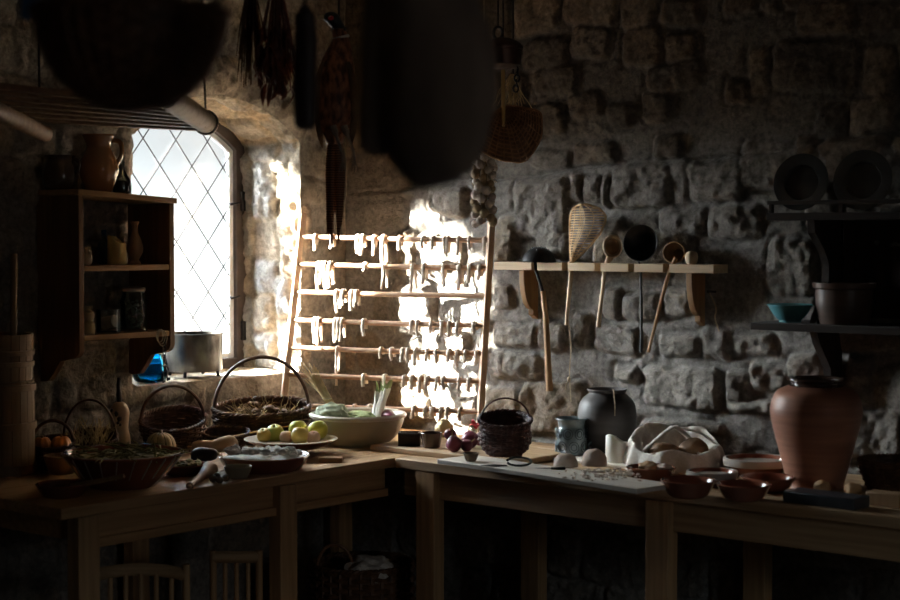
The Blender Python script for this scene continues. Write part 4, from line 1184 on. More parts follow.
# ------------------------------------------------------------------ left table: middle and front
def lie(px, ybot, rpx, z=ZT): return place(px, ybot, rpx, z)
p, m = lie(123, 492, 50); big = p
t = thing('slipware_dish', 'wide deep brown slip-striped dish holding herbs at the left of the table', 'dish', p)
MB().lathe(bowlprof(60 * m, 33 * m, 33 * m, .009, 0, .85, .004), 56).build('body', M['terra_glaze'], t)
ropering(59.5 * m, 33.3 * m, .0028, 4).build('pale_rim', M['pale_rim'], t)
for k in range(22):
    a = 2 * PI * k / 22
    MB().tube([((33 + 27.4 * f ** .85) * m * math.cos(a + .1 * f), (33 + 27.4 * f ** .85) * m * math.sin(a + .1 * f), 33 * m * f - .0005) for f in (.35, .6, .8, .95)], .0016, 5).build('slip_stripe', M['pale_rim'], t)
rr = random.Random(8); mb = MB()
for k in range(90):
    a = rr.uniform(0, 6.28); q = 51 * m * rr.random() ** .5; b = Vector((q * math.cos(a), q * math.sin(a), 31 * m + rr.uniform(-.004, .008)))
    d_ = Vector((rr.uniform(-1, 1), rr.uniform(-1, 1), rr.uniform(-.1, .2))).normalized() * .06
    mb.tube([b, b + d_ * .5 + Vector((0, 0, .006)), b + d_], [.002, .003, .001], 5)
mb.lathe([(0, 22 * m), (50 * m, 22 * m), (53 * m, 28 * m), (0, 29.5 * m)], 32)
tag(mb.build('cut_herbs', M['green'], None, p), 'olive green cut herbs lying in the wide slip-striped dish', 'herbs', None, 'stuff')
p, m = lie(161, 467, 15)
p = p + Vector((0, 0, 0)); p = at(161, 461, z=ZT + .001); m = mpp(p)
sq = MB().lathe(smoothprof([(0, 0), (9 * m, 1 * m), (15 * m, 9 * m), (13 * m, 22 * m), (6 * m, 28 * m), (0, 27 * m)], 5), 48, lip=lambda q_, z, th: (q_ * (1 + .05 * math.cos(10 * th)), 0))
t = thing('striped_squash', 'round yellow and dark green striped squash behind the slip-striped dish', 'squash', p)
sq.build('flesh', M['pale_gourd'], t)
mb = MB()
for k in range(10):
    a = 2 * PI * (k + .5) / 10
    mb.tube([(q_ * m * .975 * math.cos(a), q_ * m * .975 * math.sin(a), z * m) for q_, z in ((7, .8), (12.2, 5), (14.6, 11), (13.8, 18), (11, 24), (6, 27.6), (2, 27.4))], .0028, 6)
mb.build('stripes', M['green'], t)
MB().tube([(0, 0, 26 * m), (.002, .001, 31 * m)], [.005, .004], 7).build('stem', M['handle'], t)
p = at(143, 452, x=.36); p.z = ZT; m = mpp(p)
tag(MB().box((0, 0, .032), (.035, .055, .064)).build('blue_box', M['blue_box'], None, p, bevel=.003, rot=(0, 0, R(20))), 'small blue-grey box between the round basket and the striped squash', 'box')
# wooden ladle in front
p, m = lie(63, 500, 26)
t = thing('spoon_dish', 'shallow brown dish with a wooden spoon handle at the front left table corner', 'dish', p)
MB().lathe(bowlprof(27 * m, 17 * m, 13 * m, .006, 0, .7), 36).build('bowl', M['terra_glaze'], t)
e = at(124, 476, z=ZT + .065) - p
MB().tube([(Vector((0, 0, 11 * m)) + Vector((e.x, e.y, 0)).normalized() * 10 * m), e * .55 + Vector((0, 0, .010)), e], [.008, .007, .006], 9).build('spoon_handle', M['handle'], t)
p, m = lie(71, 476, 20)
p = at(62, 470, d=(p - CAM).dot(FWD)); p.z = ZT
tag(MB().lathe(bowlprof(18 * m, 11 * m, 18 * m, .006, 0, .6), 36).build('wooden_bowl', M['handle'], None, p), 'small dim wooden bowl between the tub and the slip-striped dish', 'bowl')

# shallow brown plate with dark fruit
p, m = lie(183, 478, 22); plate = p
tag(MB().lathe(bowlprof(25 * m, 15 * m, 11 * m, .006, 0, .8), 44).build('brown_saucer', M['terra_glaze'], None, p), 'small brown saucer behind the chicken leg, right of the striped dish', 'saucer')
rr = random.Random(2); mb = MB()
for k in range(40):
    a = rr.uniform(0, 6.28); q = 17 * m * rr.random() ** .5
    mb.blob((q * math.cos(a), q * math.sin(a), 10 * m + rr.uniform(0, .014)), (.013, .008, .004), .4, 2, k, 1, Matrix.Rotation(rr.uniform(0, 3), 3, 'Z') @ Matrix.Rotation(rr.uniform(-.8, .8), 3, 'X'))
tag(mb.build('dark_leaves', M['green'], None, p), 'dark curled leaves heaped in the small brown saucer', 'leaves', None, 'stuff')
p, m = lie(205, 465, 13); m *= .8
t = thing('aubergine', 'glossy blue-black aubergine lying behind the small cream bowl', 'aubergine', p)
MB().lathe(smoothprof([(0, -17 * m), (7 * m, -16 * m), (10.5 * m, -6 * m), (8 * m, 8 * m), (5 * m, 15 * m), (0, 17 * m)], 5), 32).xf(Matrix.Translation((0, 0, 10.4 * m)) @ Matrix.Rotation(R(35), 4, 'Z') @ Matrix.Rotation(R(84), 4, 'Y')).build('fruit', M['aubergine'], t)
MB().lathe(smoothprof([(5 * m, 0), (5.5 * m, -3 * m), (2 * m, 3 * m), (1.4 * m, 8 * m), (0, 8 * m)], 3), 16).xf(Matrix.Translation((0, 0, 10.4 * m)) @ Matrix.Rotation(R(35), 4, 'Z') @ Matrix.Rotation(R(84), 4, 'Y') @ Matrix.Translation((0, 0, 14 * m))).build('cap', M['green'], t)
# butternut squash
p, m = lie(216, 455, 11)
qd = (RIGHT * .99 - Vector((_h.x, _h.y, 0)) * -.12).normalized()
t = thing('butternut_squash', 'pale butternut squash lying on its side before the low woven basket', 'squash', p)
ax_ = [Vector((0, 0, 8.5 * m)) + qd * (x * m) + Vector((0, 0, dz * m)) for x, dz in ((-24, -1.5), (-23, -1.5), (-18, -1.3), (-10, -1.5), (-2, -1.5), (6, 0), (13, .4), (18, .2), (21.5, 0), (22.4, 0))]
MB().tube(smoothpath(ax_, 3), [x * m for x in [q for a, b in zip([2, 4.5, 6.2, 6.6, 6.4, 8, 9.6, 8, 4], [4.5, 6.2, 6.6, 6.4, 8, 9.6, 8, 4, 1.5]) for q in (a, a + (b - a) / 3, a + (b - a) * 2 / 3)]] + [1.2 * m], 24).build('flesh', M['squash'], t)
MB().tube([ax_[0], ax_[0] - qd * 4 * m], [.004, .005], 7).build('stem', M['handle'], t)
# roast leg
p, m = lie(200, 488, 10)
t = thing('chicken_leg', 'pale cooked chicken leg lying on the table edge beside the saucer', 'chicken leg', p)
a = at(209, 470, z=ZT + .018) - p; b = at(190, 486, z=ZT + .006) - p
pts = [a + (a - b).normalized() * .022, a + (a - b).normalized() * .012, a, a.lerp(b, .3), a.lerp(b, .6), a.lerp(b, .9), b, b + (b - a).normalized() * .006]
MB().tube(smoothpath(pts, 3), [x * m for x in (3, 5, 6.5, 8, 8.8, 9, 8.5, 7.5, 6.2, 5, 4.4, 4, 3.6, 3.2, 3, 3, 3.1, 3.6, 4, 4, 3, 1.5)], 18).build('meat', M['meat'], t)
MB().blob(b + (b - a).normalized() * .006, (.0075, .0075, .006), .3, 3, 1, 2).build('bone_end', M['bread'], t)
# nuts
for k, (px, yb, s) in enumerate(((213, 483, 4.6), (219.5, 484, 4.4), (226, 482, 4.2), (217, 480, 4.0))):
    p, m = lie(px, yb, s)
    tag(MB().blob((0, 0, s * m * .85), (s * m, s * m * .85, s * m * .85), .12, 5, k, 3).build('walnut', M['walnut'], None, p), 'rough brown walnut, %s in the little heap by the cream bowl' % ('leftmost', 'front middle one', 'rightmost', 'rear middle one')[k], 'walnut', 'walnuts by the cream bowl')
p, m = lie(238, 480, 14)
t = thing('cream_bowl', 'tiny cream bowl of dark sauce at the front edge of the left table', 'bowl', p)
MB().lathe(bowlprof(14.2 * m, 8 * m, 12 * m, .004, 0, .6), 40).build('body', M['cream'], t)
MB().lathe([(0, 7 * m), (11.6 * m, 7 * m), (11.4 * m, 9 * m), (0, 9.2 * m)], 32).build('sauce', M['terra_glaze'], t)
# dish of floured pieces
p, m = lie(264, 475, 44)
tag(MB().lathe(bowlprof(46 * m, 36 * m, 14 * m, .007, 0, .8), 52).build('shallow_dish', M['terra_glaze'], None, p), 'shallow reddish dish of floured pieces in front of the apples', 'dish')
rr = random.Random(21); mb = MB().lathe([(0, 8 * m), (40 * m, 8 * m), (41 * m, 12 * m), (20 * m, 15 * m), (0, 16 * m)], 40)
for k in range(60):
    a = rr.uniform(0, 6.28); q = 36 * m * rr.random() ** .5
    mb.blob((q * math.cos(a), q * math.sin(a), 15 * m + rr.uniform(0, .010) + (.014 if q * math.cos(a + 1) > 8 * m else 0)), (rr.uniform(.010, .021), rr.uniform(.008, .014), rr.uniform(.006, .012)), .5, 2.5, k, 2)
tag(mb.build('floured_pieces', M['flour'], None, p), 'white floured lumps heaped in the shallow reddish dish', 'floured pieces', None, 'stuff')
# apples on a footed plate
p, m = lie(293, 461, 20)
p = at(291, 451.5, z=ZT + .012); p.z = ZT; m = mpp(p); zt = 12 * m
t = thing('footed_plate', 'wide cream-rimmed plate on a low foot carrying apples and peaches', 'plate', p)
MB().lathe([(0, 0), (18 * m, 0), (16 * m, 3 * m), (15 * m, 6 * m), (30 * m, 8 * m), (45 * m, 15.5 * m), (46 * m, 16.5 * m), (45 * m, 17 * m), (30 * m, 11 * m), (0, 9.5 * m)], 56).build('body', M['terra_glaze'], t)
MB().lathe([(33 * m, 12.6 * m), (44.6 * m, 17.3 * m), (46.6 * m, 16.9 * m), (46.6 * m, 16.2 * m), (45 * m, 17.0 * m), (33 * m, 12.2 * m)], 56).build('cream_rim', M['cream_rim'], t)
FR = [(275, 441, 9.6, 'apple_g', 'green apple', 'green apple at the left of the footed plate', 20), (298, 437, 9.8, 'apple_g', 'green apple', 'green apple at the back middle of the footed plate', 45),
      (318, 440, 10.2, 'apple_g', 'green apple', 'green apple at the right of the footed plate with a pink neighbour', 30), (286.5, 444, 7.0, 'peach', 'peach', 'small pink peach between the left green apple and the yellow apple', 12),
      (300, 446, 9.4, 'apple_y', 'yellow apple', 'orange-yellow apple at the front of the footed plate', 10), (313.5, 446, 7.2, 'peach', 'peach', 'pink peach in front of the right green apple', 10), (264, 443, 7.4, 'apple_y', 'yellow apple', 'small yellow apple at the far left of the footed plate', 20)]
for k, (px, yb, s, mt_, nm, lb, back) in enumerate(FR):
    dd = (p - CAM).dot(FWD) + (446 - yb) * .012
    q = at(px, yb, d=dd); q.z = ZT + 10.6 * m
    q = q + Vector((0, 0, .35 * m * 0))
    q.z += max(0, ((Vector((q.x - p.x, q.y - p.y, 0)).length / m) - 26)) * .28 * m
    t = thing(nm.replace(' ', '_'), lb, nm.split()[-1], q, random.uniform(0, 6), 'fruit on the footed plate')
    rot = Matrix.Rotation(R(random.uniform(-25, 25)), 4, 'X') @ Matrix.Rotation(R(random.uniform(-25, 25)), 4, 'Y')
    T_ = Matrix.Translation((0, 0, s * m * .9)) @ rot
    fl = MB().lathe(smoothprof([(0, -.76 * s * m), (.3 * s * m, -.88 * s * m), (.8 * s * m, -.55 * s * m), (s * m, .1 * s * m), (.75 * s * m, .72 * s * m), (.32 * s * m, .88 * s * m), (0, .68 * s * m)], 4), 32, wob=.02).xf(T_).build('flesh', M[mt_], t)
    if nm != 'peach': MB().tube([(0, 0, .66 * s * m), (.1 * s * m, 0, 1.05 * s * m)], [.0014, .0018], 6).xf(T_).build('stalk', M['gourd_dark'], fl)
tag(MB().box((0, 0, .008), (.075, .04, .016)).build('wooden_block', M['handle'], None, (lambda q: (q.x, q.y, ZT))(at(331, 462, z=ZT)), bevel=.003, rot=(0, 0, R(38))), 'small flat wooden block in front of the big cream bowl', 'wooden block')
p = at(303, 458, z=ZT)
tag(MB().lathe(smoothprof([(0, 0), (.012, 0), (.017, .012), (.013, .028), (.009, .03), (0, .02)], 4), 24).build('egg_cup', M['handle'], None, (p.x, p.y, ZT)), 'little dark wooden cup under the rim of the apple plate', 'cup')

# big cream bowl with vegetables
p, m = lie(358, 448.5, 34); bw = p
t = thing('mixing_bowl', 'large cream glazed bowl heaped with cabbage and stalks before the drying rack', 'bowl', p)
MB().lathe(smoothprof([(0, 0), (29 * m, 0), (31 * m, 2 * m), (39.5 * m, 10 * m), (44.5 * m, 20 * m), (46.3 * m, 29 * m), (44 * m, 29 * m), (42 * m, 20 * m), (37 * m, 11 * m), (28 * m, 4 * m), (0, 3.5 * m)], 4), 64).build('body', M['cream'], t)
MB().lathe([(45.4 * m, 26.5 * m), (48.4 * m, 28 * m), (48.8 * m, 30.5 * m), (47 * m, 32 * m), (44.4 * m, 31 * m), (44 * m, 28 * m)], 64).build('rim', M['cream_rim'], t)
vu = Vector((0, 0, 1))
q = bw + RIGHT * (-26 * m) + vu * (30 * m)
tag(MB().blob((0, 0, 0), (19 * m, 16 * m, 11 * m), .22, 3.2, 4, 4).build('cabbage', M['cabbage'], None, q), 'pale green cabbage at the left in the large cream bowl', 'cabbage')
q = bw + RIGHT * (1 * m) + vu * (26 * m)
tag(MB().blob((0, 0, 0), (19 * m, 17 * m, 7 * m), .3, 3.2, 9, 4).build('lettuce', M['leek_g'], None, q), 'low green leafy head in the middle of the large cream bowl', 'lettuce')
q = bw + RIGHT * (30 * m) + vu * (28 * m)
tag(MB().lathe(smoothprof([(0, -13 * m), (5 * m, -11 * m), (7 * m, 0), (4.5 * m, 9 * m), (0, 14 * m)], 4), 24).xf(Matrix.Rotation(R(80), 4, 'Y') @ Matrix.Rotation(.6, 4, 'X')).build('red_beet', M['onion'], None, q), 'dark purple root lying at the right in the large cream bowl', 'root')
# leeks: white stems standing out of the bowl
q = bw + RIGHT * (16 * m) + vu * (20 * m)
t = thing('leek_bunch', 'white-stemmed leeks standing up out of the right of the cream bowl', 'leeks', q)
rr = random.Random(6)
for k in range(5):
    b = Vector((rr.uniform(-.012, .012), rr.uniform(-.012, .012), 0)) + RIGHT * (k - 2) * 1.5 * m
    e = RIGHT * (8 + (k - 2) * 2.4) * m + vu * (rr.uniform(28, 38) * m)
    sm_ = MB().tube(smoothpath([b, b + e * .5 + Vector((0, 0, .004)), b + e], 4), [2.9 * m] * 5 + [2.2 * m] * 4, 9).build('stem', M['leek'], t)
    MB().tube(smoothpath([b + e * .93, b + e * 1.15 + RIGHT * rr.uniform(-1, 2) * m, b + e * 1.3 + RIGHT * (rr.uniform(-2, 4)) * m + vu * rr.uniform(-4, 3) * m], 4), [2.2 * m, 2.2 * m, 2 * m, 2 * m, 1.6 * m, 1.4 * m, 1 * m, .7 * m, .4 * m], 7, flat=.4).build('leaf', M['leek_g'], sm_)
# sheaf leaning at the left of the bowl
q = at(336, 412, d=(bw - CAM).dot(FWD) + .05)
t = thing('straw_sheaf', 'pale straw sheaf leaning out of the left of the cream bowl towards the rack', 'sheaf', q)
rr = random.Random(16); mb = MB(); e = at(306, 367, d=(bw - CAM).dot(FWD) + .16) - q
for k in range(46):
    s_ = RIGHT * rr.uniform(-3, 3) * m; u_ = RIGHT * rr.uniform(-8, 8) * m + vu * rr.uniform(-6, 8) * m
    mb.tube([s_, s_ + e * .5 + u_ * .3, e * rr.uniform(.8, 1.02) + u_], [.0024, .002, .001], 5)
tag(mb.build('straws', M['straw'], t), kind='stuff')
MB().tube([e * .30 + RIGHT * 4.5 * m * math.cos(a) - _h * 4.5 * m * math.sin(a) for a in [k * PI / 6 for k in range(12)]], .0025, 6, closed=True).build('tie', M['cord'], t)

# ------------------------------------------------------------------ corner: box, cup, onions
ZP = ZT + .021
def onp(px, yb, rpx, z=ZP): return place(px, yb, rpx, z)
p, m = onp(409.5, 446, 8)
mb = MB(); a_, b__, h_ = .036, .03, 13 * m
mb.box((0, 0, .004), (2 * a_, 2 * b__, .008))
for s in (-1, 1):
    mb.box((s * (a_ - .003), 0, h_ / 2), (.006, 2 * b__, h_)); mb.box((0, s * (b__ - .003), h_ / 2), (2 * a_ - .012, .006, h_))
tag(mb.build('open_box', M['dark_wood'], None, p, rot=(0, 0, R(38))), 'small open dark wooden box right of the large cream bowl', 'box')
p, m = onp(431.5, 448.5, 10)
tag(MB().lathe(bowlprof(11.5 * m, 8.5 * m, 14.5 * m, .004, 0, .9), 36).build('dark_cup', M['dark_glaze'], None, p), 'dark round cup between the open box and the red onions', 'cup')
ON = [(454, 452.5, 8.6, 'large red onion at the left of the onion heap'), (470, 449, 9.4, 'large dark red onion at the back of the onion heap'), (466.5, 452, 6.4, 'small shiny red onion at the front of the onion heap'),
      (481, 447, 7.6, 'red onion half behind the red-brown basket'), (450, 441, 6.6, 'small red onion at the back left of the heap, below the yellow squash')]
for k, (px, yb, s, lb) in enumerate(ON):
    p, m = onp(px, yb, s)
    t = thing('red_onion', lb, 'onion', p, k, 'red onions in the corner')
    T_ = Matrix.Translation((0, 0, s * m * .88)) @ Matrix.Rotation(R((20, -30, 50, 10, -40)[k]), 4, 'X')
    fl = MB().lathe(smoothprof([(0, -.85 * s * m), (.5 * s * m, -.8 * s * m), (s * m, -.05 * s * m), (.6 * s * m, .72 * s * m), (.16 * s * m, 1.0 * s * m), (0, 1.1 * s * m)], 5), 30).xf(T_).build('bulb', M['onion'], t)
    MB().tube([(0, 0, 1.0 * s * m), (.1 * s * m, 0, 1.4 * s * m), (.3 * s * m, 0, 1.7 * s * m)], [.003, .002, .001], 6).xf(T_).build('dry_neck', M['straw'], fl)
p, m = onp(444, 436, 8)
p = at(444, 440, d=5.78); p.z = ZT
tag(MB().blob((0, 0, 11 * m), (10 * m, 9 * m, 11 * m), .12, 2.4, 3, 4).build('yellow_squash', M['pale_gourd'], None, p), 'pale yellow squash glowing in the sun behind the onions', 'squash')
p = at(476, 449, d=5.60); p.z = ZP
t = thing('red_flower', 'bright red dried flower between the onions and the red-brown basket', 'flower', p)
mb = MB()
for k in range(9):
    a = k * .7; mb.tube(smoothpath([(0, 0, 12 * m), (3 * m * math.cos(a), 3 * m * math.sin(a), 16 * m), (6.5 * m * math.cos(a), 6.5 * m * math.sin(a), (18 + 3 * math.sin(k * 2)) * m)], 3), [.003, .004, .006, .008, .009, .007, .002], 7, flat=.25)
mb.build('petals', M['red'], t)
MB().tube([(.004, 0, 0), (0, 0, 6 * m), (0, 0, 13 * m)], .0022, 6).build('stem', M['green'], t)
p, m = lie(471, 462, 7, ZT + .036)
tag(MB().lathe(bowlprof(7.8 * m, 4.4 * m, 8 * m, .003, 0, .6, .001), 30).build('nut_cup', M['walnut'], None, p), 'tiny brown wooden cup at the end of the pale bread board', 'cup')

# red-brown handled basket
p, m = lie(505, 458, 22, ZT + .036)
p.z = ZT + .036
bk = basket('dark red-brown wicker basket with thin hoop handle on the pale board', p, 26 * m, 36 * m, slope=.14, mt='wicker_red', handle=24 * m, rz=R(50), rows=14, stakes=26, hr=.0028, rim=.006,
    prof=[(15 * m, 0), (21.5 * m, 6 * m), (25.5 * m, 15 * m), (25.5 * m, 22 * m), (23.5 * m, 27 * m), (26 * m, 36 * m)])
ropering(24.5 * m, 26 * m, .004).build('lower_rim', M['wicker_red'], bk)

# ------------------------------------------------------------------ right table
ZB2 = ZT + .036
cdir = Vector((.97, .26, 0))
p = at(519, 466.5, z=ZB2)
t = thing('iron_shears', 'black iron sheep shears lying on the pale board before the red-brown basket', 'shears', (p.x, p.y, ZB2 + .003)); m = mpp(p)
MB().tube(arc((0, 0, .012), 12 * m, .028, R(-160), R(165), 22, ax=RIGHT, up=Vector((_h.x, _h.y, .30))), .0042, 7, flat=.8).build('bow', M['iron'], t)
for s in (-1, 1):
    MB().tube([RIGHT * (-12 * m) + Vector((_h.x, _h.y, 0)) * (.006 * s), RIGHT * (-24 * m) + Vector((_h.x, _h.y, 0)) * (.010 * s), RIGHT * (-38 * m) + Vector((_h.x, _h.y, 0)) * .002 * s], [.003, .006, .001], 8, flat=.4, up=(0, 0, 1)).build('blade', M['iron'], t)
p = at(549, 469.5, z=ZB2)
t = thing('table_knife', 'short dark-handled knife lying on the pale board left of the dough', 'knife', (p.x, p.y, ZB2 + .004))
MB().tube([RIGHT * (-14 * m), RIGHT * (-4 * m), RIGHT * 2 * m], [.001, .007, .007], 8, flat=.18, up=(0, 0, 1)).build('blade', M['pewter'], t)
MB().tube([RIGHT * 2 * m, RIGHT * 16 * m], [.005, .006], 8, flat=.7, up=(0, 0, 1)).build('handle', M['iron'], t)
def dome_(mb):
    mb.v = [(x, y, max(z, 0)) for x, y, z in mb.v]; return mb
p, m = lie(566, 468, 12, ZB2)
tag(dome_(MB().blob((0, 0, 2.5 * m), (13 * m, 11.5 * m, 11 * m), .06, 2, 1, 4)).build('dough_ball', M['dough'], None, p), 'floury rounded lump of dough, the left one before the patterned jug', 'dough')
p, m = lie(594.5, 467, 12, ZB2)
tag(dome_(MB().blob((0, 0, 3 * m), (13.4 * m, 11.8 * m, 14 * m), .06, 2, 7, 4)).build('dough_ball', M['dough'], None, p), 'taller floury lump of dough beside the white candle stub', 'dough')
rr = random.Random(31); mb = MB()
for k in range(150):
    px = rr.gauss(606, 20); py = rr.gauss(474, 3.4)
    if not (545 < px < 640 and 466 < py < 484): continue
    q = at(px, py, z=ZB2); s = rr.uniform(.002, .006)
    mb.blob(q - Vector((1.5, -.5, ZB2)) + Vector((0, 0, s * .5)), (s * rr.uniform(1, 1.8), s, s * .8), .4, 3, k, 1)
tag(mb.build('crumbs', M['dough'], None, (1.5, -.5, ZB2)), 'scattered bread crumbs on the pale board in front of the dough', 'crumbs', None, 'stuff')
# second board and twigs behind
tag(MB().box((0, 0, .005), (.60, .17, .010)).build('rough_plank', M['board'], None, (1.40, -.31, ZT + .001), bevel=.002, rot=(0, 0, R(-1))), 'rough pale plank lying behind the bread board against the wall', 'plank')

p, m = lie(572.5, 452, 15)
p = at(571.5, 451.5, y=-.285); p.z = ZT + .011; m = mpp(p)
t = thing('patterned_jug', 'blue-grey glazed jug with ringed ovals standing before the dark jar', 'jug', p)
MB().lathe(smoothprof([(0, 0), (14 * m, 0), (15.2 * m, 3 * m), (15.8 * m, 12 * m), (14.8 * m, 23 * m), (13.2 * m, 28 * m), (14 * m, 32.5 * m), (16.4 * m, 35.5 * m), (15.4 * m, 36.5 * m), (13 * m, 33 * m), (12 * m, 28 * m), (13.6 * m, 20 * m), (0, 4 * m)], 4), 48).build('body', M['jug_blue'], t)
mb = MB()
for row, (z, r_, s) in enumerate(((8.5, 16.2, 5.2), (21.5, 15.6, 5.0))):
    for k in range(8):
        a0 = 2 * PI * k / 8 + row * .39
        for sc_ in (1, .55):
            mb.tube([(r_ * m * math.cos(a0 + s * sc_ * math.cos(u) / r_), r_ * m * math.sin(a0 + s * sc_ * math.cos(u) / r_), (z + s * sc_ * 1.05 * math.sin(u)) * m) for u in [q * PI / 9 for q in range(18)]], .0016, 5, closed=True)
mb.build('ringed_ovals', M['jug_dark'], t)
mb = MB(); e = RIGHT
mb.tube(smoothpath([e * 15 * m + vu * 34.5 * m, e * 22 * m + vu * 34 * m, e * 24.5 * m + vu * 27 * m, e * 21 * m + vu * 14 * m, e * 15.3 * m + vu * 8 * m], 6), 2.0 * m, 9)
mb.build('handle', M['jug_blue'], t)
p = at(607, 448, y=-.165); p.z = ZT; m = mpp(p)
t = thing('storage_jar', 'big charred black-grey clay jar standing against the wall under the ladles', 'jar', p)
MB().lathe(smoothprof([(0, 0), (19 * m, 0), (21 * m, 4 * m), (27.5 * m, 24 * m), (29.5 * m, 39 * m), (27 * m, 53 * m), (20 * m, 61 * m), (18 * m, 63 * m), (20 * m, 66 * m), (18.5 * m, 66.6 * m), (16 * m, 63 * m), (16 * m, 60 * m), (0, 30 * m)], 5), 52).build('body', M['jar_black'], t)
MB().tube(smoothpath([-_h * .0 + RIGHT * 4 * m - _h * 17.5 * m + vu * 67 * m, RIGHT * 4.5 * m - _h * 20.5 * m + vu * 65.5 * m, RIGHT * 5 * m - _h * 27 * m + vu * 54 * m, RIGHT * 4.5 * m - _h * 31 * m + vu * 43 * m], 5), .0022, 6).build('string', M['cord'], t)
p, m = lie(616.5, 466.5, 10, ZT)
p.z = ZB2 if False else ZT + .001
t = thing('candle', 'thick white candle stub with a broken peak, beside the dark jar', 'candle', p)
wx = candle(MB(), 11 * m, 23 * m, 8 * m).build('wax', M['wax'], t)
MB().tube([(0, 0, 20 * m), (.001, 0, 24 * m)], .0012, 5).build('wick', M['iron'], wx)

# linen-lined bread basket
p, m = lie(676, 474, 40); p = at(675, 461, y=-.27); p.z = ZT; m = mpp(p)
t = thing('bread_basket', 'round basket draped in creased white linen, standing against the wall behind the bowls', 'basket', p)
def clothsurf():
    n, k = 120, 26; vs = []; fs = []
    for i in range(n):
        th = 2 * PI * i / n
        away = math.cos(th - math.atan2(_h.y, _h.x))          # 1 at the back
        lf = math.cos(th - math.atan2(RIGHT.y, RIGHT.x))
        rimh = (26 + 13 * max(-.4, away) + 2.5 * math.sin(5 * th + .6) + 9 * math.exp(-((away - .55) / .3) ** 2) * max(0, .3 - lf) * .6) * m
        for j in range(k):
            s = j / (k - 1)
            if s < .55:
                u = s / .55
                r_ = (50 - 6 * u - 2 * u * u) * m * (1 + (.05 * math.sin(9 * th + 1.2) + .035 * math.sin(14 * th)) * (1 - .5 * u)); z = rimh * math.sin(u * PI / 2) ** .9 + .001
            else:
                u = (s - .55) / .45
                r_ = (42 - 18 * u) * m * (1 + (.06 * math.sin(7 * th) + .03 * math.sin(13 * th + 2)) * (1 - u)); z = rimh * (1 - u) + (4 * u) * m + 2.5 * m * math.sin(u * PI)
            vs.append((r_ * math.cos(th), r_ * math.sin(th), z))
    for i in range(n):
        i2 = (i + 1) % n
        for j in range(k - 1): fs.append((i * k + j, i2 * k + j, i2 * k + j + 1, i * k + j + 1))
    fs.append(tuple(i * k + k - 1 for i in range(n))); fs.append(tuple(i * k for i in range(n))[::-1])
    return MB().add(vs, fs)
clothsurf().build('linen_lining', M['linen'], t, smooth=0)
fold = MB()
for (pts, w_) in (([(-40, -18, 14), (-22, -10, 28), (-4, 6, 39), (4, 8, 40)], 3.0), ([(2, 8, 40), (14, -2, 30), (22, -14, 20), (20, -28, 9)], 3.2), ([(8, 14, 38), (26, 10, 34), (42, 0, 22), (50, -6, 6)], 2.6)):
    fold.tube(smoothpath([RIGHT * a * m + Vector((_h.x, _h.y, 0)) * b * m + vu * c * m for a, b, c in pts], 6), w_ * m, 8, flat=.5)
fold.build('cloth_fold', M['linen'], t)
q = p + RIGHT * 18 * m - Vector((_h.x, _h.y, 0)) * 6 * m + vu * 20 * m
tag(MB().blob((0, 0, 0), (15 * m, 13 * m, 11 * m), .12, 2, 3, 4).build('bread_loaf', M['dark_bread'], None, q), 'dark round bread loaf in the linen-draped basket', 'bread')
q = p - RIGHT * 12 * m + vu * 17 * m - Vector((_h.x, _h.y, 0)) * 4 * m
tag(MB().blob((0, 0, 0), (17 * m, 13 * m, 9 * m), .12, 2, 8, 4).build('bread_loaf', M['dark_bread'], None, q), 'broad loaf lying under the linen peak at the left of the basket', 'bread')

# bowls
def clay(px, yb, rt, h, label, cat='bowl', mt='terra_glaze', rb=.6, rim=None, z=ZT, name='clay_bowl'):
    p, m = lie(px, yb, rt * rb, z)
    if rim is None:
        return tag(MB().lathe(bowlprof(rt * m, rt * rb * m, h * m, .006, 0, .65, .0015), 48).build(name, M[mt], None, p), label, cat), p, m
    t = thing(name, label, cat, p)
    MB().lathe(bowlprof(rt * m, rt * rb * m, h * m, .006, 0, .65), 48).build('body', M[mt], t)
    MB().lathe([((rt + .25) * m, h * m * .62), ((rt + .9) * m, h * m * .8), ((rt + .5) * m, h * m * 1.04), ((rt - 1.6) * m, h * m * 1.06), ((rt - 2.8) * m, h * m * .72), ((rt - 1) * m, h * m * .8)], 48).build('pale_rim', M[rim], t)
    return t, p, m
o_, pb, mbb = clay(651, 483.5, 24.5, 14.5, 'brown clay bowl holding a torn bread roll, nearest the candle')
q = pb + vu * 11 * mbb - RIGHT * 2 * mbb
tag(MB().blob((0, 0, 0), (12 * mbb, 10 * mbb, 7.5 * mbb), .25, 2.4, 5, 4).build('bread_roll', M['bread'], None, q + vu * .004), 'torn crusty roll in the bowl nearest the candle', 'bread roll')
q = pb + vu * 14 * mbb + RIGHT * 12 * mbb - Vector((_h.x, _h.y, 0)) * .018
tag(MB().blob((0, 0, 0), (9 * mbb, 7 * mbb, 5 * mbb), .25, 2.4, 15, 4).build('bread_slice', M['dough'], None, q), 'pale piece of bread leaning on the torn roll', 'bread')
clay(688, 499, 27.5, 17, 'brown glazed bowl at the table edge, left of the front pair')
clay(712, 488, 25, 15, 'brown bowl with a broad pale rim behind the front pair of bowls', rim='pale_rim')
clay(743.5, 502, 27, 16, 'brown glazed bowl at the table edge, right of the front pair')
clay(768, 493, 27, 14, 'shallow brown bowl behind the front pair, touching the tall jar')
clay(757, 478, 33, 17, 'large shallow brown dish with a pale rim in front of the wall', cat='dish', rim='pale_rim', name='clay_dish', rb=.65)
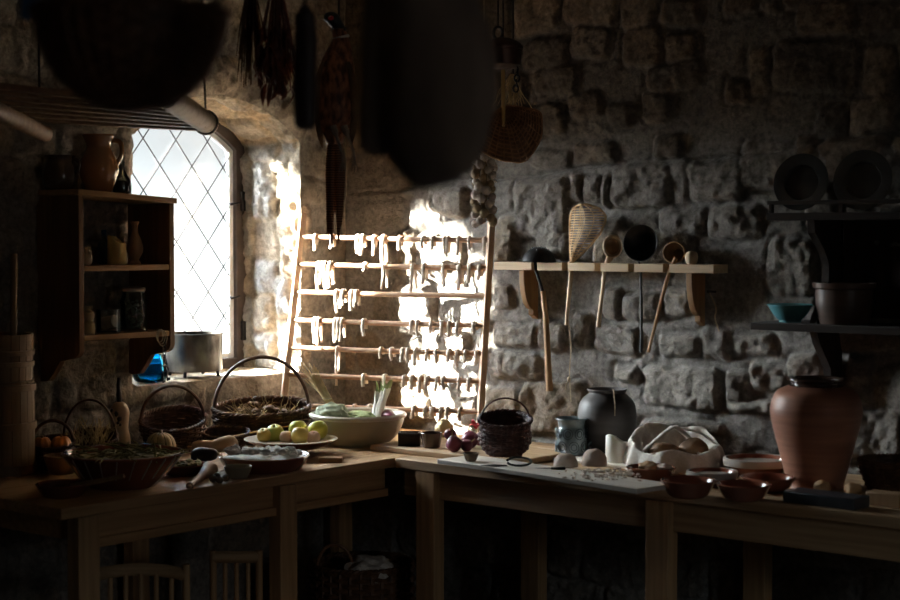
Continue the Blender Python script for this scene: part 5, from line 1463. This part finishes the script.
# tall red jar
p, m = lie(815.5, 490, 28)
t = thing('tall_jar', 'tall red-brown clay jar with a dark glazed neck at the right end', 'jar', p)
MB().lathe(smoothprof([(0, 0), (26 * m, 0), (28 * m, 4 * m), (36 * m, 34 * m), (44 * m, 66 * m), (45 * m, 80 * m), (40 * m, 94 * m), (30 * m, 100 * m), (27 * m, 101 * m)], 6), 64).build('body', M['terracotta'], t)
MB().lathe(smoothprof([(29 * m, 99.5 * m), (25.5 * m, 102 * m), (25 * m, 104.5 * m), (29 * m, 107 * m), (28 * m, 109 * m), (23 * m, 107 * m), (23 * m, 100 * m), (28 * m, 94 * m)], 4), 64).build('glazed_neck', M['dark_glaze'], t)
# slate block, wooden box, rolls
p = at(826, 506, z=ZT)
tag(MB().box((0, 0, .0155), (.215, .085, .031)).build('slate_block', M['slate'], None, (p.x - .012, p.y + .022, ZT), bevel=.003, rot=(0, 0, R(-3))), 'flat dark slate block at the table edge in front of the tall jar', 'slate block')
p = at(862, 504, z=ZT)
tag(MB().box((0, 0, .018), (.10, .05, .036)).build('small_box', M['handle'], None, (p.x + .062, p.y + .02, ZT), bevel=.003, rot=(0, 0, R(-2))), 'small brown wooden box right of the slate block', 'box')
for px, yb, s, lb in ((822, 495, 8.5, 'small pale bread roll at the foot of the tall jar'), (853, 498, 9, 'small pinkish bread roll behind the wooden box')):
    p, m = lie(px, yb, s); p.z = ZT
    tag(MB().blob((0, 0, s * m * .8), (s * m, s * m * .9, s * m * .82), .14, 2, int(s * 10), 4).build('bread_roll', M['bread'], None, p), lb, 'bread roll')
p = at(894, 482, y=-.24); p.z = ZT; m = mpp(p)
basket('black wicker basket at the far right of the table behind the wooden box', p, 34 * m, 30 * m, mt='wicker', rows=10, stakes=26)

# ------------------------------------------------------------------ below the tables
p = at(362, 600, z=.14); p = Vector((.62, -.95, 0))
p = at(362, 575, d=5.55); p.z = 0
t = basket('big round wicker basket with loop handles on the floor under the table corner', p, 50 * mpp(p), .40, mt='wicker', rows=22, stakes=30, rb=.8, name='floor_basket', rim=.008)
m = mpp(p)
MB().tube(arc((-.02, -.11, .39), .06, .085, 0, PI, 16, ax=(.76, .65, 0)), .006, 8).build('handle', M['wicker2'], t)
tag(MB().blob((.07, -.03, .39), (.09, .08, .045), .35, 2.5, 3, 4).build('folded_cloth', M['linen'], None, p), 'crumpled pale cloth lying in the floor basket', 'cloth')
# low spindle chair and crate under the left table
p = at(140, 600, d=4.55); p.z = 0; m = mpp(p)
def spindleback(label, cat, p, wd, ztop, dep, name, curved, post_up, n):
    t = thing(name, label, cat, p, math.atan2(RIGHT.y, RIGHT.x))
    mb = MB()
    pts = [Vector((-wd / 2 + wd * k / 10, (.02 * math.cos(PI * (k / 10 - .5)) if curved else 0), ztop + (.012 * math.sin(PI * k / 10) if curved else 0))) for k in range(11)]
    mb.tube(pts, .014, 10, flat=1.3, up=(0, 0, 1)); mb.build('top_rail', M['table_x'], t)
    for s in (-1, 1):
        MB().tube([(s * wd / 2, 0, 0), (s * wd / 2, 0, ztop + post_up)], .011, 10).build('post', M['table_z'], t)
        MB().tube([(s * wd / 2, dep, 0), (s * wd / 2, dep, .30)], .012, 10).build('leg', M['table_z'], t)
    for k in range(n):
        x = -wd / 2 + wd * (k + 1) / (n + 1)
        MB().tube([(x, .008, .30), (x, .012, ztop)], .007, 8).build('spindle', M['table_z'], t)
    MB().box((0, dep / 2, .29), (wd + .02, dep + .03, .022)).build('seat', M['table_x'], t, bevel=.003)
    return t
dc = 4.62; p = at(140, 560, d=dc); zt_ = at(140, 575, d=dc).z
spindleback('low wooden chair with a curved spindle back under the left table', 'chair', (p.x, p.y, 0), 90 * p.copy().length * 0 + 92 * dc / FPX, zt_, .30, 'low_chair', True, .03, 5)
dc = 5.0; p = at(236, 560, d=dc); zt_ = at(236, 557, d=dc).z
spindleback('low wooden chair with a straight slim-spindled back under the table, right of the curved one', 'chair', (p.x, p.y, 0), 46 * dc / FPX, zt_, .26, 'low_chair', False, .02, 3)
# ------------------------------------------------------------------ hanging from the ceiling
def hang(t, p, r=.003, mt='cord_dark', name='cord', top=None):
    o = Vector(t.location); q = Vector(top) if top is not None else Vector((p.x, p.y, H + .002))
    return MB().tube([p - o, q - o], r, 6).build(name, M[mt], t)

# slatted rack of poles hung flat under the ceiling
a1 = at(208, 124, d=5.1); a0 = at(166, 96, d=4.2)
b1 = at(45, 134, d=4.9); b0 = at(-40, 92, d=4.2)
t = thing('hanging_rack', 'flat rack of dark slats on two round poles hung above the wall cupboard', 'rack', (a1 + b0) / 2); o = Vector(t.location)
MB().tube([a0 - o, a1 - o], .033, 18).build('pole', M['log'], t)
MB().tube([b0 - o, b1 - o], .024, 14).build('pole', M['slat'], t)
for k in range(7):
    f = .06 + k * .142
    p = a0.lerp(a1, f); q = b0.lerp(b1, f) + Vector((0, 0, .052)); d_ = (p - q).normalized()
    ctr = (p + q) / 2 + Vector((0, 0, -.020))
    x_ = d_; y_ = (a1 - a0).normalized(); y_ = (y_ - x_ * y_.dot(x_)).normalized(); z_ = x_.cross(y_)
    MB().box(ctr - o, ((p - q).length + .03, .048, .016), Matrix((x_, y_, z_)).transposed()).build('slat', M['slat'], t, bevel=.002)
e_ = a0.lerp(a1, .93)
MB().tube(arc(e_ - o, (.036), .036, 0, 2 * PI, 20, ax=RIGHT, up=(0, 0, 1)), .0035, 6, closed=False).build('rope_ring', M['cord_dark'], t)
hang(t, e_ + Vector((0, 0, .035)), .0035, 'cord_dark', 'rope', e_ + Vector((-.03, 0, H - e_.z)))
for q in (b0.lerp(b1, .93), b0.lerp(b1, .1), a0.lerp(a1, .1)): hang(t, q + Vector((0, 0, .02)), .0035, 'cord_dark', 'rope')

# large round basket near the camera
p = at(131, 14, d=2.45); m = mpp(p); h = 96 * m
t = thing('hanging_basket', 'big dark round wicker basket hanging at the top left corner', 'basket', p)
r = 95 * m
weave([(.02, -h), (r * .45, -h * .93), (r * .78, -h * .66), (r * .95, -h * .3), (r, 0)], 36, 18, .0032, .003, seg=3).build('woven_body', M['wicker'], t)
ropering(r, .002, .006, 40).build('rim', M['wicker'], t)
for k in range(3):
    a = 2 * PI * k / 3 + .4
    MB().tube([(r * math.cos(a), r * math.sin(a), 0), (0, 0, H - p.z + .002)], .0025, 6).build('cord', M['cord_dark'], t)
p = at(31, -2, d=2.9); m = mpp(p)
t = thing('blue_cloth', 'scrap of blue cloth hanging behind the big basket at the top left', 'cloth', p); mb = MB()
rr = random.Random(3)
for k in range(5):
    mb.tube(smoothpath([RIGHT * (k - 2) * 3 * m, RIGHT * (k - 2) * 3.4 * m - vu * 10 * m, RIGHT * (k - 2) * 3.6 * m - vu * rr.uniform(18, 26) * m], 4), 3.4 * m, 8, flat=.5)
mb.build('cloth', M['blue_cloth'], t); hang(t, p)

# bunches at the left of the bird
def bunch(name, label, cat, px, d, tops, mt, seed, n, w0, w1, ylen, leafy, cordtop=-60):
    p = at(px, -6, d=d); m = mpp(p); rr = random.Random(seed)
    t = thing(name, label, cat, p); mb = MB()
    for k in range(n):
        a = rr.uniform(-1, 1); L = ylen * rr.uniform(.55, 1.0); dp = Vector((_h.x, _h.y, 0)) * rr.uniform(-10, 10) * m
        x0, x1 = a * w0 * .4, a * w1 + rr.uniform(-2, 2)
        pts = smoothpath([RIGHT * x0 * m + dp * .3 + vu * 4 * m, RIGHT * (x0 * .4 + x1 * .6) * m + dp - vu * L * .5 * m, RIGHT * x1 * m + dp - vu * L * m], 4)
        if leafy:
            mb.tube(pts, .0018, 5)
            for q in (4, 6, 8):
                b = pts[q]; mb.tube(smoothpath([b, b - vu * 9 * m + RIGHT * rr.uniform(-4, 4) * m, b - vu * rr.uniform(16, 24) * m + RIGHT * rr.uniform(-6, 6) * m], 3), [.002, .005, .008, .009, .008, .004, .001], 6, flat=.35)
        else:
            mb.tube(pts, [.0022] * 6 + [.0012] * 3, 5)
    tag(mb.build('leaves' if leafy else 'stems', M[mt], t), kind='stuff')
    MB().tube([RIGHT * (-w0 * .5) * m, RIGHT * w0 * .5 * m], [.010, .010], 8).build('tie', M['cord'], t)
    hang(t, p)
    return t
bunch('herb_bunch', 'thin brown bunch of dried herbs hanging beside the arch of the window', 'herb bunch', 251, 4.6, 0, 'herb', 4, 85, 10, 14, 94, False)
bunch('pepper_bunch', 'dark red bunch of dried peppers hanging in front of the window arch', 'pepper bunch', 277, 4.5, 0, 'chili', 9, 32, 16, 20, 102, True)
p = at(305, 8, d=3.1); m = mpp(p)
t = thing('smoked_sausage', 'thick black smoked sausage hanging out of focus left of the pheasant', 'sausage', p)
MB().tube(smoothpath([vu * 3 * m, -vu * 6 * m, -vu * 30 * m + RIGHT * m, -vu * 70 * m, -vu * 108 * m, -vu * 119 * m, -vu * 122 * m], 4), [3 * m] * 2 + [6 * m] * 2 + [10 * m] * 4 + [11.5 * m] * 8 + [10.5 * m] * 4 + [8 * m] * 2 + [5 * m] * 2 + [1.5 * m], 18).build('casing', M['sausage'], t)
hang(t, p)

# pheasant
D = 4.75
def bp(px, py, dd=0): return at(px, py, d=D + dd)
p0 = bp(338, 22); t = thing('hanging_pheasant', 'dead cock pheasant with copper breast and long tail hanging head up by a cord', 'pheasant', p0); o = Vector(p0); m = mpp(p0)
body = [(338, 29, 6.5), (341, 40, 8.5), (340, 50, 12), (338, 62, 16), (336.5, 76, 19), (336, 92, 20.5), (335.5, 106, 20.5), (335.5, 118, 19), (335, 128, 15), (334.5, 137, 10), (334, 144, 7)]
pts = smoothpath([bp(a, b) - o for a, b, c in body], 4); rr_ = [body[0][2]]
rad = []
for i in range(len(body) - 1):
    for k in range(4): rad.append((body[i][2] + (body[i + 1][2] - body[i][2]) * k / 4) * m)
rad.append(body[-1][2] * m)
MB().tube(pts, rad, 28).build('body', M['feather'], t)
hd = MB().tube(smoothpath([bp(341, 33) - o, bp(338, 26) - o, bp(333, 19.5) - o, bp(328, 18) - o, bp(324, 19) - o], 4), [x * m for x in (6.4, 6.2, 6, 5.8, 5.8, 6, 6.6, 7.2, 7.4, 7.4, 7.2, 6.6, 6, 5.2, 4, 3, 1.5)], 18)
hd = hd.build('head', M['feather_g'], t)
MB().tube([bp(324.5, 17.6) - o, bp(320, 17.2) - o, bp(316.5, 19) - o], [2.4 * m, 1.7 * m, .4 * m], 10).build('beak', M['horn'], hd)
MB().blob(bp(331, 18.2, -.016) - o, (3.4 * m, 3 * m, 2.6 * m), .2, 3, 2, 3).build('wattle', M['red'], hd)
MB().blob(bp(330, 16.8, -.022) - o, (1 * m, 1 * m, 1 * m), 0, 2, 1, 2).build('eye', M['horn'], hd)
MB().tube(arc(bp(341, 37.5) - o, 6.6 * m, 6.6 * m, 0, 2 * PI, 22, ax=(RIGHT - vu * -.22).normalized(), up=Vector((_h.x, _h.y, .12)).normalized()), 2.1 * m, 7, closed=False).build('white_collar', M['feather_w'], t)
for s in (-1, 1):
    w_ = MB()
    for k in range(9):
        a = bp(336 + s * (12 + k * .5), 62 + k * 5, -.03 + k * .004) - o; e = bp(336 + s * (17.5 - k * .5), 104 + k * 5.5, -.045 + k * .006) - o
        w_.tube(smoothpath([a, (a + e) / 2 + RIGHT * s * 2.6 * m, e], 4), [x * m for x in (3, 4, 4.6, 4.8, 4.8, 4.4, 3.6, 2.2, .6)], 8, flat=.4)
    w_.build('wing', M['herb'], t)
tl = [(331.5, 246, 2.3), (338.5, 244, 2.3), (328.5, 236, 2.1), (341, 226, 2.1), (328, 210, 2.0), (342.5, 205, 2.0), (335, 214, 2.0)]
for k, (ex, ey, w_) in enumerate(tl):
    a = bp(334 + (ex - 334) * .6, 138, .004 * (k - 3)) - o; e = bp(ex, ey, .004 * (k - 3)) - o
    MB().tube(smoothpath([a, a.lerp(e, .35) + RIGHT * (ex - 334) * .25 * m, a.lerp(e, .75) + RIGHT * (ex - 334) * .12 * m, e], 5), [x * w_ / 3 * m for x in (2.4, 2.8, 3.1, 3.3, 3.4, 3.4, 3.4, 3.3, 3.2, 3.1, 3, 2.8, 2.5, 2, 1.4, .5)], 8, flat=.25, up=Vector((-_h.x, -_h.y, 0))).build('tail_feather', M['feather_t'], t)
for sx_, ex in ((338, 343), (349, 354)):
    lg = MB().tube(smoothpath([bp(sx_ - 5, 126, -.05) - o, bp(sx_, 140, -.055) - o, bp(ex - 1, 152, -.05) - o, bp(ex, 162, -.05) - o], 4), [3.4 * m] * 3 + [1.6 * m] * 6 + [1.4 * m] * 4, 8)
    for k in (-1, 0, 1): lg.tube([bp(ex, 161, -.05) - o, bp(ex + k * 2.4, 167, -.052) - o, bp(ex + k * 3 - 1, 172, -.046) - o], [1.3 * m, 1 * m, .4 * m], 6)
    lg.build('leg', M['leg_skin'], t)
hang(t, bp(339, 27))
MB().tube(arc(bp(339, 28) - o, 6.8 * m, 6.8 * m, 0, 2 * PI, 16, ax=RIGHT, up=Vector((_h.x, _h.y, .1)).normalized()), .0028, 6).build('noose', M['cord_dark'], t)

# great dark hide bundle, nearest the camera
D2 = 2.15
def sp(px, py, dd=0): return at(px, py, d=D2 + dd)
p0 = sp(430, 0); t = thing('hanging_hide', 'large dark fleecy hide bundle hanging out of focus in the upper middle', 'hide', p0); o = Vector(p0); m = mpp(p0)
mb = MB()
def col(pts, seed):
    P_ = smoothpath([sp(a, b) - o for a, b, c in pts], 5); rad = []
    for i in range(len(pts) - 1):
        for k in range(5): rad.append((pts[i][2] + (pts[i + 1][2] - pts[i][2]) * k / 5) * m)
    rad.append(pts[-1][2] * m); rr = random.Random(seed)
    rad = [q * (1 + rr.uniform(-.012, .012)) for q in rad]
    return mb.tube(P_, rad, 36, flat=.62, up=Vector((-_h.x, -_h.y, 0)))
col([(425, -70, 14), (424, -40, 46), (426, 0, 50), (434, 40, 58), (438, 80, 60), (436, 110, 58), (432, 138, 55), (428, 158, 46), (425, 172, 34), (423, 182, 19), (422, 188, 4)], 1)
col([(392, -55, 10), (390, -20, 22), (384, 20, 22), (380, 70, 22), (377, 110, 21), (374, 135, 18), (372, 149, 11), (371, 156, 2)], 2)
mb.build('hide', M['hide'], t, smooth=60)
q_ = sp(425, -68); hang(t, q_, .005, 'cord_dark', 'rope'); hang(t, sp(392, -53), .004, 'cord_dark', 'rope')

# lidded copper pan and hooks
D3 = 5.0
def cp(px, py, dd=0): return at(px, py, d=D3 + dd)
p0 = cp(502, 52); t = thing('copper_pan', 'dark lidded copper pan with a ring handle hanging by the top of the wall', 'pan', p0); o = Vector(p0); m = mpp(p0)
MB().lathe([(0, -16 * m), (14 * m, -16 * m), (18.5 * m, -13 * m), (19.5 * m, -4 * m), (19.5 * m, 2 * m), (20.5 * m, 3 * m), (20 * m, 4 * m), (0, 4 * m)], 44).build('body', M['copper'], t)
MB().lathe(smoothprof([(20.6 * m, 3 * m), (20.4 * m, 6 * m), (16 * m, 10 * m), (8 * m, 13.5 * m), (0, 14.5 * m)], 4), 44).build('lid', M['copper'], t)
MB().tube(arc(cp(498, 33) - o, 4.4 * m, 6 * m, 0, 2 * PI, 22, ax=RIGHT, up=(0, 0, 1)), 1.5 * m, 8, closed=False).build('ring_handle', M['iron'], t)
MB().tube([cp(498, 38.5) - o, cp(499, 41) - o], 2.4 * m, 10).build('ring_boss', M['iron'], t)
hang(t, cp(498, 27), .003)
MB().tube(smoothpath([cp(517, 66, -.03) - o, cp(518, 70, -.03) - o, cp(516, 73, -.03) - o], 4), .0022, 6).build('wire', M['iron'], t)
mb = MB()
for k in range(4): mb.tube(arc(cp(517.5 - k * .6, 73 + k * 5.2, -.03) - o, 2.6 * m, 3.6 * m, 0, 2 * PI, 12, ax=(RIGHT if k % 2 else Vector((_h.x, _h.y, 0))), up=(0, 0, 1)), .9 * m, 6)
mb.build('chain', M['iron'], t)

# wicker fan and its stick
D4 = 5.2
def fp(px, py, dd=0): return at(px, py, d=D4 + dd)
p0 = fp(507, 135); t = thing('wicker_fan', 'reddish wicker fan-shaped scoop hanging by a yellow stick over the garlic', 'scoop', p0); o = Vector(p0); m = mpp(p0)
apex = fp(503, 106) - o
edge = [(477, 128), (474.5, 138), (478, 147), (487, 154), (498, 159), (510, 161), (521, 162), (529, 157), (536, 147), (541, 136), (541.5, 124), (540, 113), (530, 109), (516, 107)]
E = [fp(a, b) - o for a, b in edge]; E = smoothpath(E, 4)
mb = MB(); toc = -Vector((_h.x, _h.y, 0))
def fan(i, s):
    e = E[i]; q = apex.lerp(e, s); return q + toc * (.045 * math.sin(PI * min(1, s * .95)) ) 
for k in range(1, 15):
    s = k / 14
    mb.tube([fan(i, s) + toc * (.0018 * (1 if (i + k) % 2 else -1)) for i in range(len(E))], .0022, 5)
for i in range(0, len(E), 3): mb.tube([fan(i, k / 10) for k in range(11)], .002, 5)
mb.build('woven_ribs', M['fan'], t)
bk_ = MB()
n_ = len(E); vs = []; fs = []
for i in range(n_):
    for k in range(9): vs.append(fan(i, k / 8) - toc * .004)
for i in range(n_):
    for k in range(9): vs.append(fan(i, k / 8) - toc * .0065)
o2 = n_ * 9
for i in range(n_ - 1):
    for k in range(8):
        a = i * 9 + k; fs.append((a, a + 9, a + 10, a + 1)); fs.append((o2 + a, o2 + a + 1, o2 + a + 10, o2 + a + 9))
bk_.add(vs, fs).build('backing_weave', M['wicker2'], t)
MB().tube([e for e in E], .0042, 7).build('rim', M['fan'], t)
MB().tube([fp(503, 70, -.01) - o, fp(503.3, 100, -.02) - o, fp(503.5, 126, -.06) - o], [.0065, .0068, .005], 9).build('stick', M['stick'], t)
hang(t, fp(503, 72, -.01))
p0 = at(513, 74, d=5.34); m = mpp(p0)
t = thing('twig_bunch', 'curly dried twigs hanging under the copper pan behind the yellow stick', 'twigs', p0); rr = random.Random(40); mb = MB()
for k in range(34):
    pts = [RIGHT * rr.uniform(-3, 3) * m]
    q = pts[0].copy(); dx = rr.uniform(-2.4, 2.4)
    for j in range(5):
        q = q - vu * rr.uniform(4, 8) * m + RIGHT * (dx + rr.uniform(-3, 3)) * m + Vector((_h.x, _h.y, 0)) * rr.uniform(-2, 2) * m; pts.append(q.copy())
    mb.tube(smoothpath(pts, 3), .0014, 4)
tag(mb.build('twigs', M['straw'], t), kind='stuff'); hang(t, p0)

# garlic braid
D5 = 5.45
p0 = at(484, 152, d=D5); t = thing('garlic_braid', 'thick braid of garlic bulbs hanging at the top of the rack rail', 'garlic', p0); m = mpp(p0)
MB().tube([vu * 10 * m, -vu * 30 * m, -vu * 66 * m], 3.4 * m, 10).build('braided_stems', M['garlic_stem'], t)
rr = random.Random(77)
for k in range(44):
    z = 2 + k * 1.62; a = k * 2.39996; R_ = 8.6 + rr.uniform(-1, 1.2); s = rr.uniform(4.1, 5.4)
    c = (RIGHT * math.cos(a) + Vector((_h.x, _h.y, 0)) * math.sin(a)) * R_ * m - vu * (z + rr.uniform(-1, 1)) * m
    out = (c - Vector((0, 0, c.z))).normalized(); ax_ = (out + vu * -.35 + RIGHT * rr.uniform(-.3, .3)).normalized()
    Q = Matrix.Translation(c) @ ax_.to_track_quat('-Z', 'Y').to_matrix().to_4x4()
    MB().lathe(smoothprof([(0, -s * .85 * m), (s * .55 * m, -s * .8 * m), (s * m, -.1 * s * m), (s * .55 * m, s * .6 * m), (s * .2 * m, s * m), (0, s * 1.3 * m)], 3), 14, lip=lambda q, zz, th: (q * (1 + .06 * math.cos(6 * th)), 0)).xf(Q).build('garlic_bulb', M['garlic'] if k % 3 else M['garlic_stem'], t)
mb = MB()
for k in range(40):
    a = rr.uniform(0, 6.28); z = rr.uniform(0, 66); b = (RIGHT * math.cos(a) + Vector((_h.x, _h.y, 0)) * math.sin(a)) * rr.uniform(6, 13) * m - vu * z * m
    mb.tube([b, b + RIGHT * rr.uniform(-4, 4) * m - vu * rr.uniform(2, 8) * m], [.0016, .0006], 4)
tag(mb.build('root_hairs', M['garlic_stem'], t), kind='stuff')
hang(t, p0 + vu * 9 * m, .003, 'cord')
